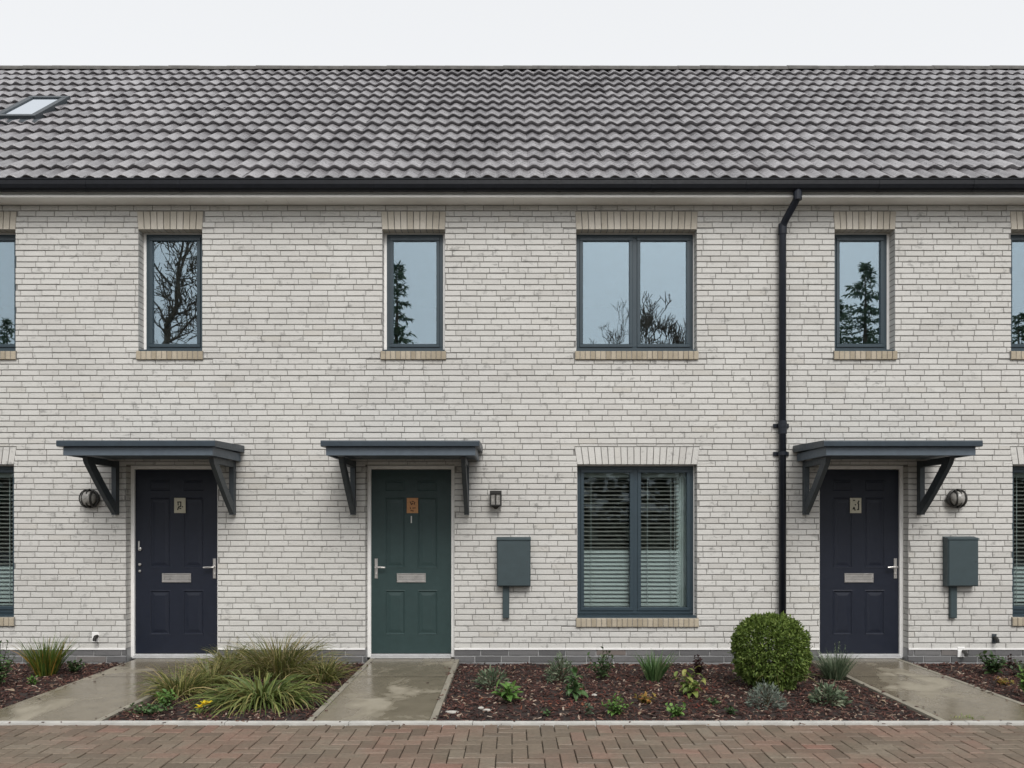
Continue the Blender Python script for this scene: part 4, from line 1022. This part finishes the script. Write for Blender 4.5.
LIMBS = [[(0, 0, 3.3), (1, 17, 3.0), (2, 33, 2.7), (9, 50, 2.2), (7, 70, 1.9), (11, 90, 1.6), (15, 112, 1.3), (19, 140, 0.9), (16, 175, 0.5)],
         [(2, 28, 2.1), (13, 38, 1.9), (23, 49, 1.6), (22, 68, 1.4), (29, 92, 1.1), (37, 115, 0.9), (40, 150, 0.5)],
         [(23, 49, 1.3), (35, 54, 1.0), (46, 62, 0.7), (60, 66, 0.4)], [(7, 70, 1.3), (-5, 84, 1.0), (-14, 102, 0.8), (-20, 130, 0.4)],
         [(2, 32, 1.2), (-9, 48, 0.9), (-18, 56, 0.7), (-32, 74, 0.4)], [(11, 90, 1.2), (25, 103, 0.9), (40, 122, 0.7), (52, 150, 0.4)], [(1, 12, 1.4), (14, 18, 1.1), (30, 34, 0.8), (44, 40, 0.5)]]
tk = MB(); tk.tube([(TX, TY, -0.2), (TX + 0.1, TY, 2.5), (TX - 0.06, TY, 4.6), (TX, TY, 6.55)], [0.24, 0.17, 0.13, 3.3 * px], 12); tk.build('trunk', M['bark'], t)
cr = MB()
for li, limb in enumerate(LIMBS):
    ph = r.uniform(-0.7, 0.7); pts = [Vector((TX + a * px, TY + ph * (k / 3.0 if li else k * 0.12) , 6.53 + c * px)) for k, (a, c, q) in enumerate(limb)]
    cr.tube(pts, [max(0.012, q * px) for a, c, q in limb], 7, cap=False)
    for k in range(len(pts) - 1):
        for _ in range(3):
            f = r.random(); p = pts[k].lerp(pts[k + 1], f); d = (pts[k + 1] - pts[k]).normalized(); a = r.uniform(0, 6.28)
            ax = d.cross(Vector((math.cos(a), math.sin(a), 0.2))).normalized()
            branch(cr, p, d * r.uniform(0.2, 0.9) + ax * 0.9, r.uniform(0.4, 1.0), limb[k][2] * px * 0.35, 2, r, None, 0.1)
cr.build('crown', M['bark'], t)
x, y, z = mir(396, 262, 32); conifer(x, y, z, 2.6, 'slim conifer reflected in the upper window over the green door', 2)
x, y, z = mir(868, 262, 32); conifer(x, y, z, 4.2, 'broad conifer reflected in the upper window over the right door', 3)
x, y, z = mir(838, 300, 31); conifer(x, y, z, 3.2, 'lower conifer beside the broad one, at the left of the same reflection', 5)
x, y, z = mir(1022, 312, 34); conifer(x, y, z, 3.6, 'conifer reflected in the upper window at the right edge', 6)
x, y, z = mir(696, 306, 28); bare_tree(x, y, z - 0.7, 0.15, 'low twiggy bare tree reflected in the right pane of the wide upper window', 9, 6, 0.45, 0.3)
x, y, z = mir(572, 300, 60); bare_tree(x, y, z - 2.2, 0.30, 'distant bare tree reflected in the left pane of the wide upper window', 12, 6, 0.40, 0.25)
x, y, z = mir(4, 318, 40); conifer(x, y, z, 4.0, 'conifer reflected in the upper window at the left edge', 8)
hm = MB(); r = random.Random(77)
for _ in range(17000):
    x = r.uniform(-60, 60); hh = 7.6 + 1.2 * noise.noise(Vector((x * 0.16, 0, 0)))
    z = r.uniform(0, 1) ** 0.8 * hh; yy = -40 + r.uniform(-1.2, 1.2)
    hm.blade((x, yy, z - 0.2), r.uniform(0, 6.28), r.gauss(0.5, 0.6), r.uniform(0.4, 0.8), r.uniform(0.3, 0.5), 0.6, 2, 0.2, roll=r.gauss(0, 0.8))
tag(hm.build('far_woodland', M['l_hedge']), 'dark belt of woodland across the road, mirrored low in the downstairs windows', 'woodland', kind='stuff')

# ------------------------------------------------------------------ camera, sky, light
cam = bpy.data.cameras.new('camera'); co = bpy.data.objects.new('camera', cam); COL.objects.link(co)
co.location = (0, -D, CZ); co.rotation_euler = (R(90), 0, 0)
cam.sensor_width = 36; cam.lens = F / 1024 * 36; cam.shift_y = (HV - 384) / 1024; cam.clip_end = 2000; cam.clip_start = 0.05
scene.camera = co
SUN_EL, SUN_AZ = 46, 180 - 12        # behind the camera, a little to one side
w = bpy.data.worlds.new('World'); scene.world = w; w.use_nodes = True
nt = w.node_tree; bg = nt.nodes['Background']
sky = nt.nodes.new('ShaderNodeTexSky'); sky.sky_type = 'NISHITA'; sky.sun_disc = False
sky.sun_elevation = R(SUN_EL); sky.sun_rotation = R(SUN_AZ); sky.air_density = 1.0; sky.dust_density = 4.0; sky.ozone_density = 1.0
hs = nt.nodes.new('ShaderNodeHueSaturation'); hs.inputs['Saturation'].default_value = 0.10
nt.links.new(sky.outputs[0], hs.inputs['Color'])
# a closed cloud deck: even it out towards one pale grey
mx = nt.nodes.new('ShaderNodeMix'); mx.data_type = 'RGBA'; mx.inputs[0].default_value = 0.6; mx.inputs[7].default_value = (8.75, 8.9, 9.1, 1)
nt.links.new(hs.outputs[0], mx.inputs[6]); nt.links.new(mx.outputs[2], bg.inputs[0])
bg.inputs[1].default_value = 0.124
sl = bpy.data.lights.new('sun', 'SUN'); sl.energy = 1.6; sl.angle = R(24); sl.color = (1.0, 0.97, 0.93)
so = bpy.data.objects.new('sun', sl); COL.objects.link(so)
d = Vector((math.sin(R(SUN_AZ)) * math.cos(R(SUN_EL)), math.cos(R(SUN_AZ)) * math.cos(R(SUN_EL)), math.sin(R(SUN_EL))))
so.rotation_euler = (-d).to_track_quat('-Z', 'Y').to_euler(); so.location = (0, -20, 20)
vs = scene.view_settings; vs.view_transform = 'Standard'; vs.look = 'None'; vs.exposure = 0.16; vs.gamma = 1.0; vs.use_curve_mapping = False
scene.cycles.use_denoising = True
scene.cycles.max_bounces = 8; scene.cycles.transparent_max_bounces = 12
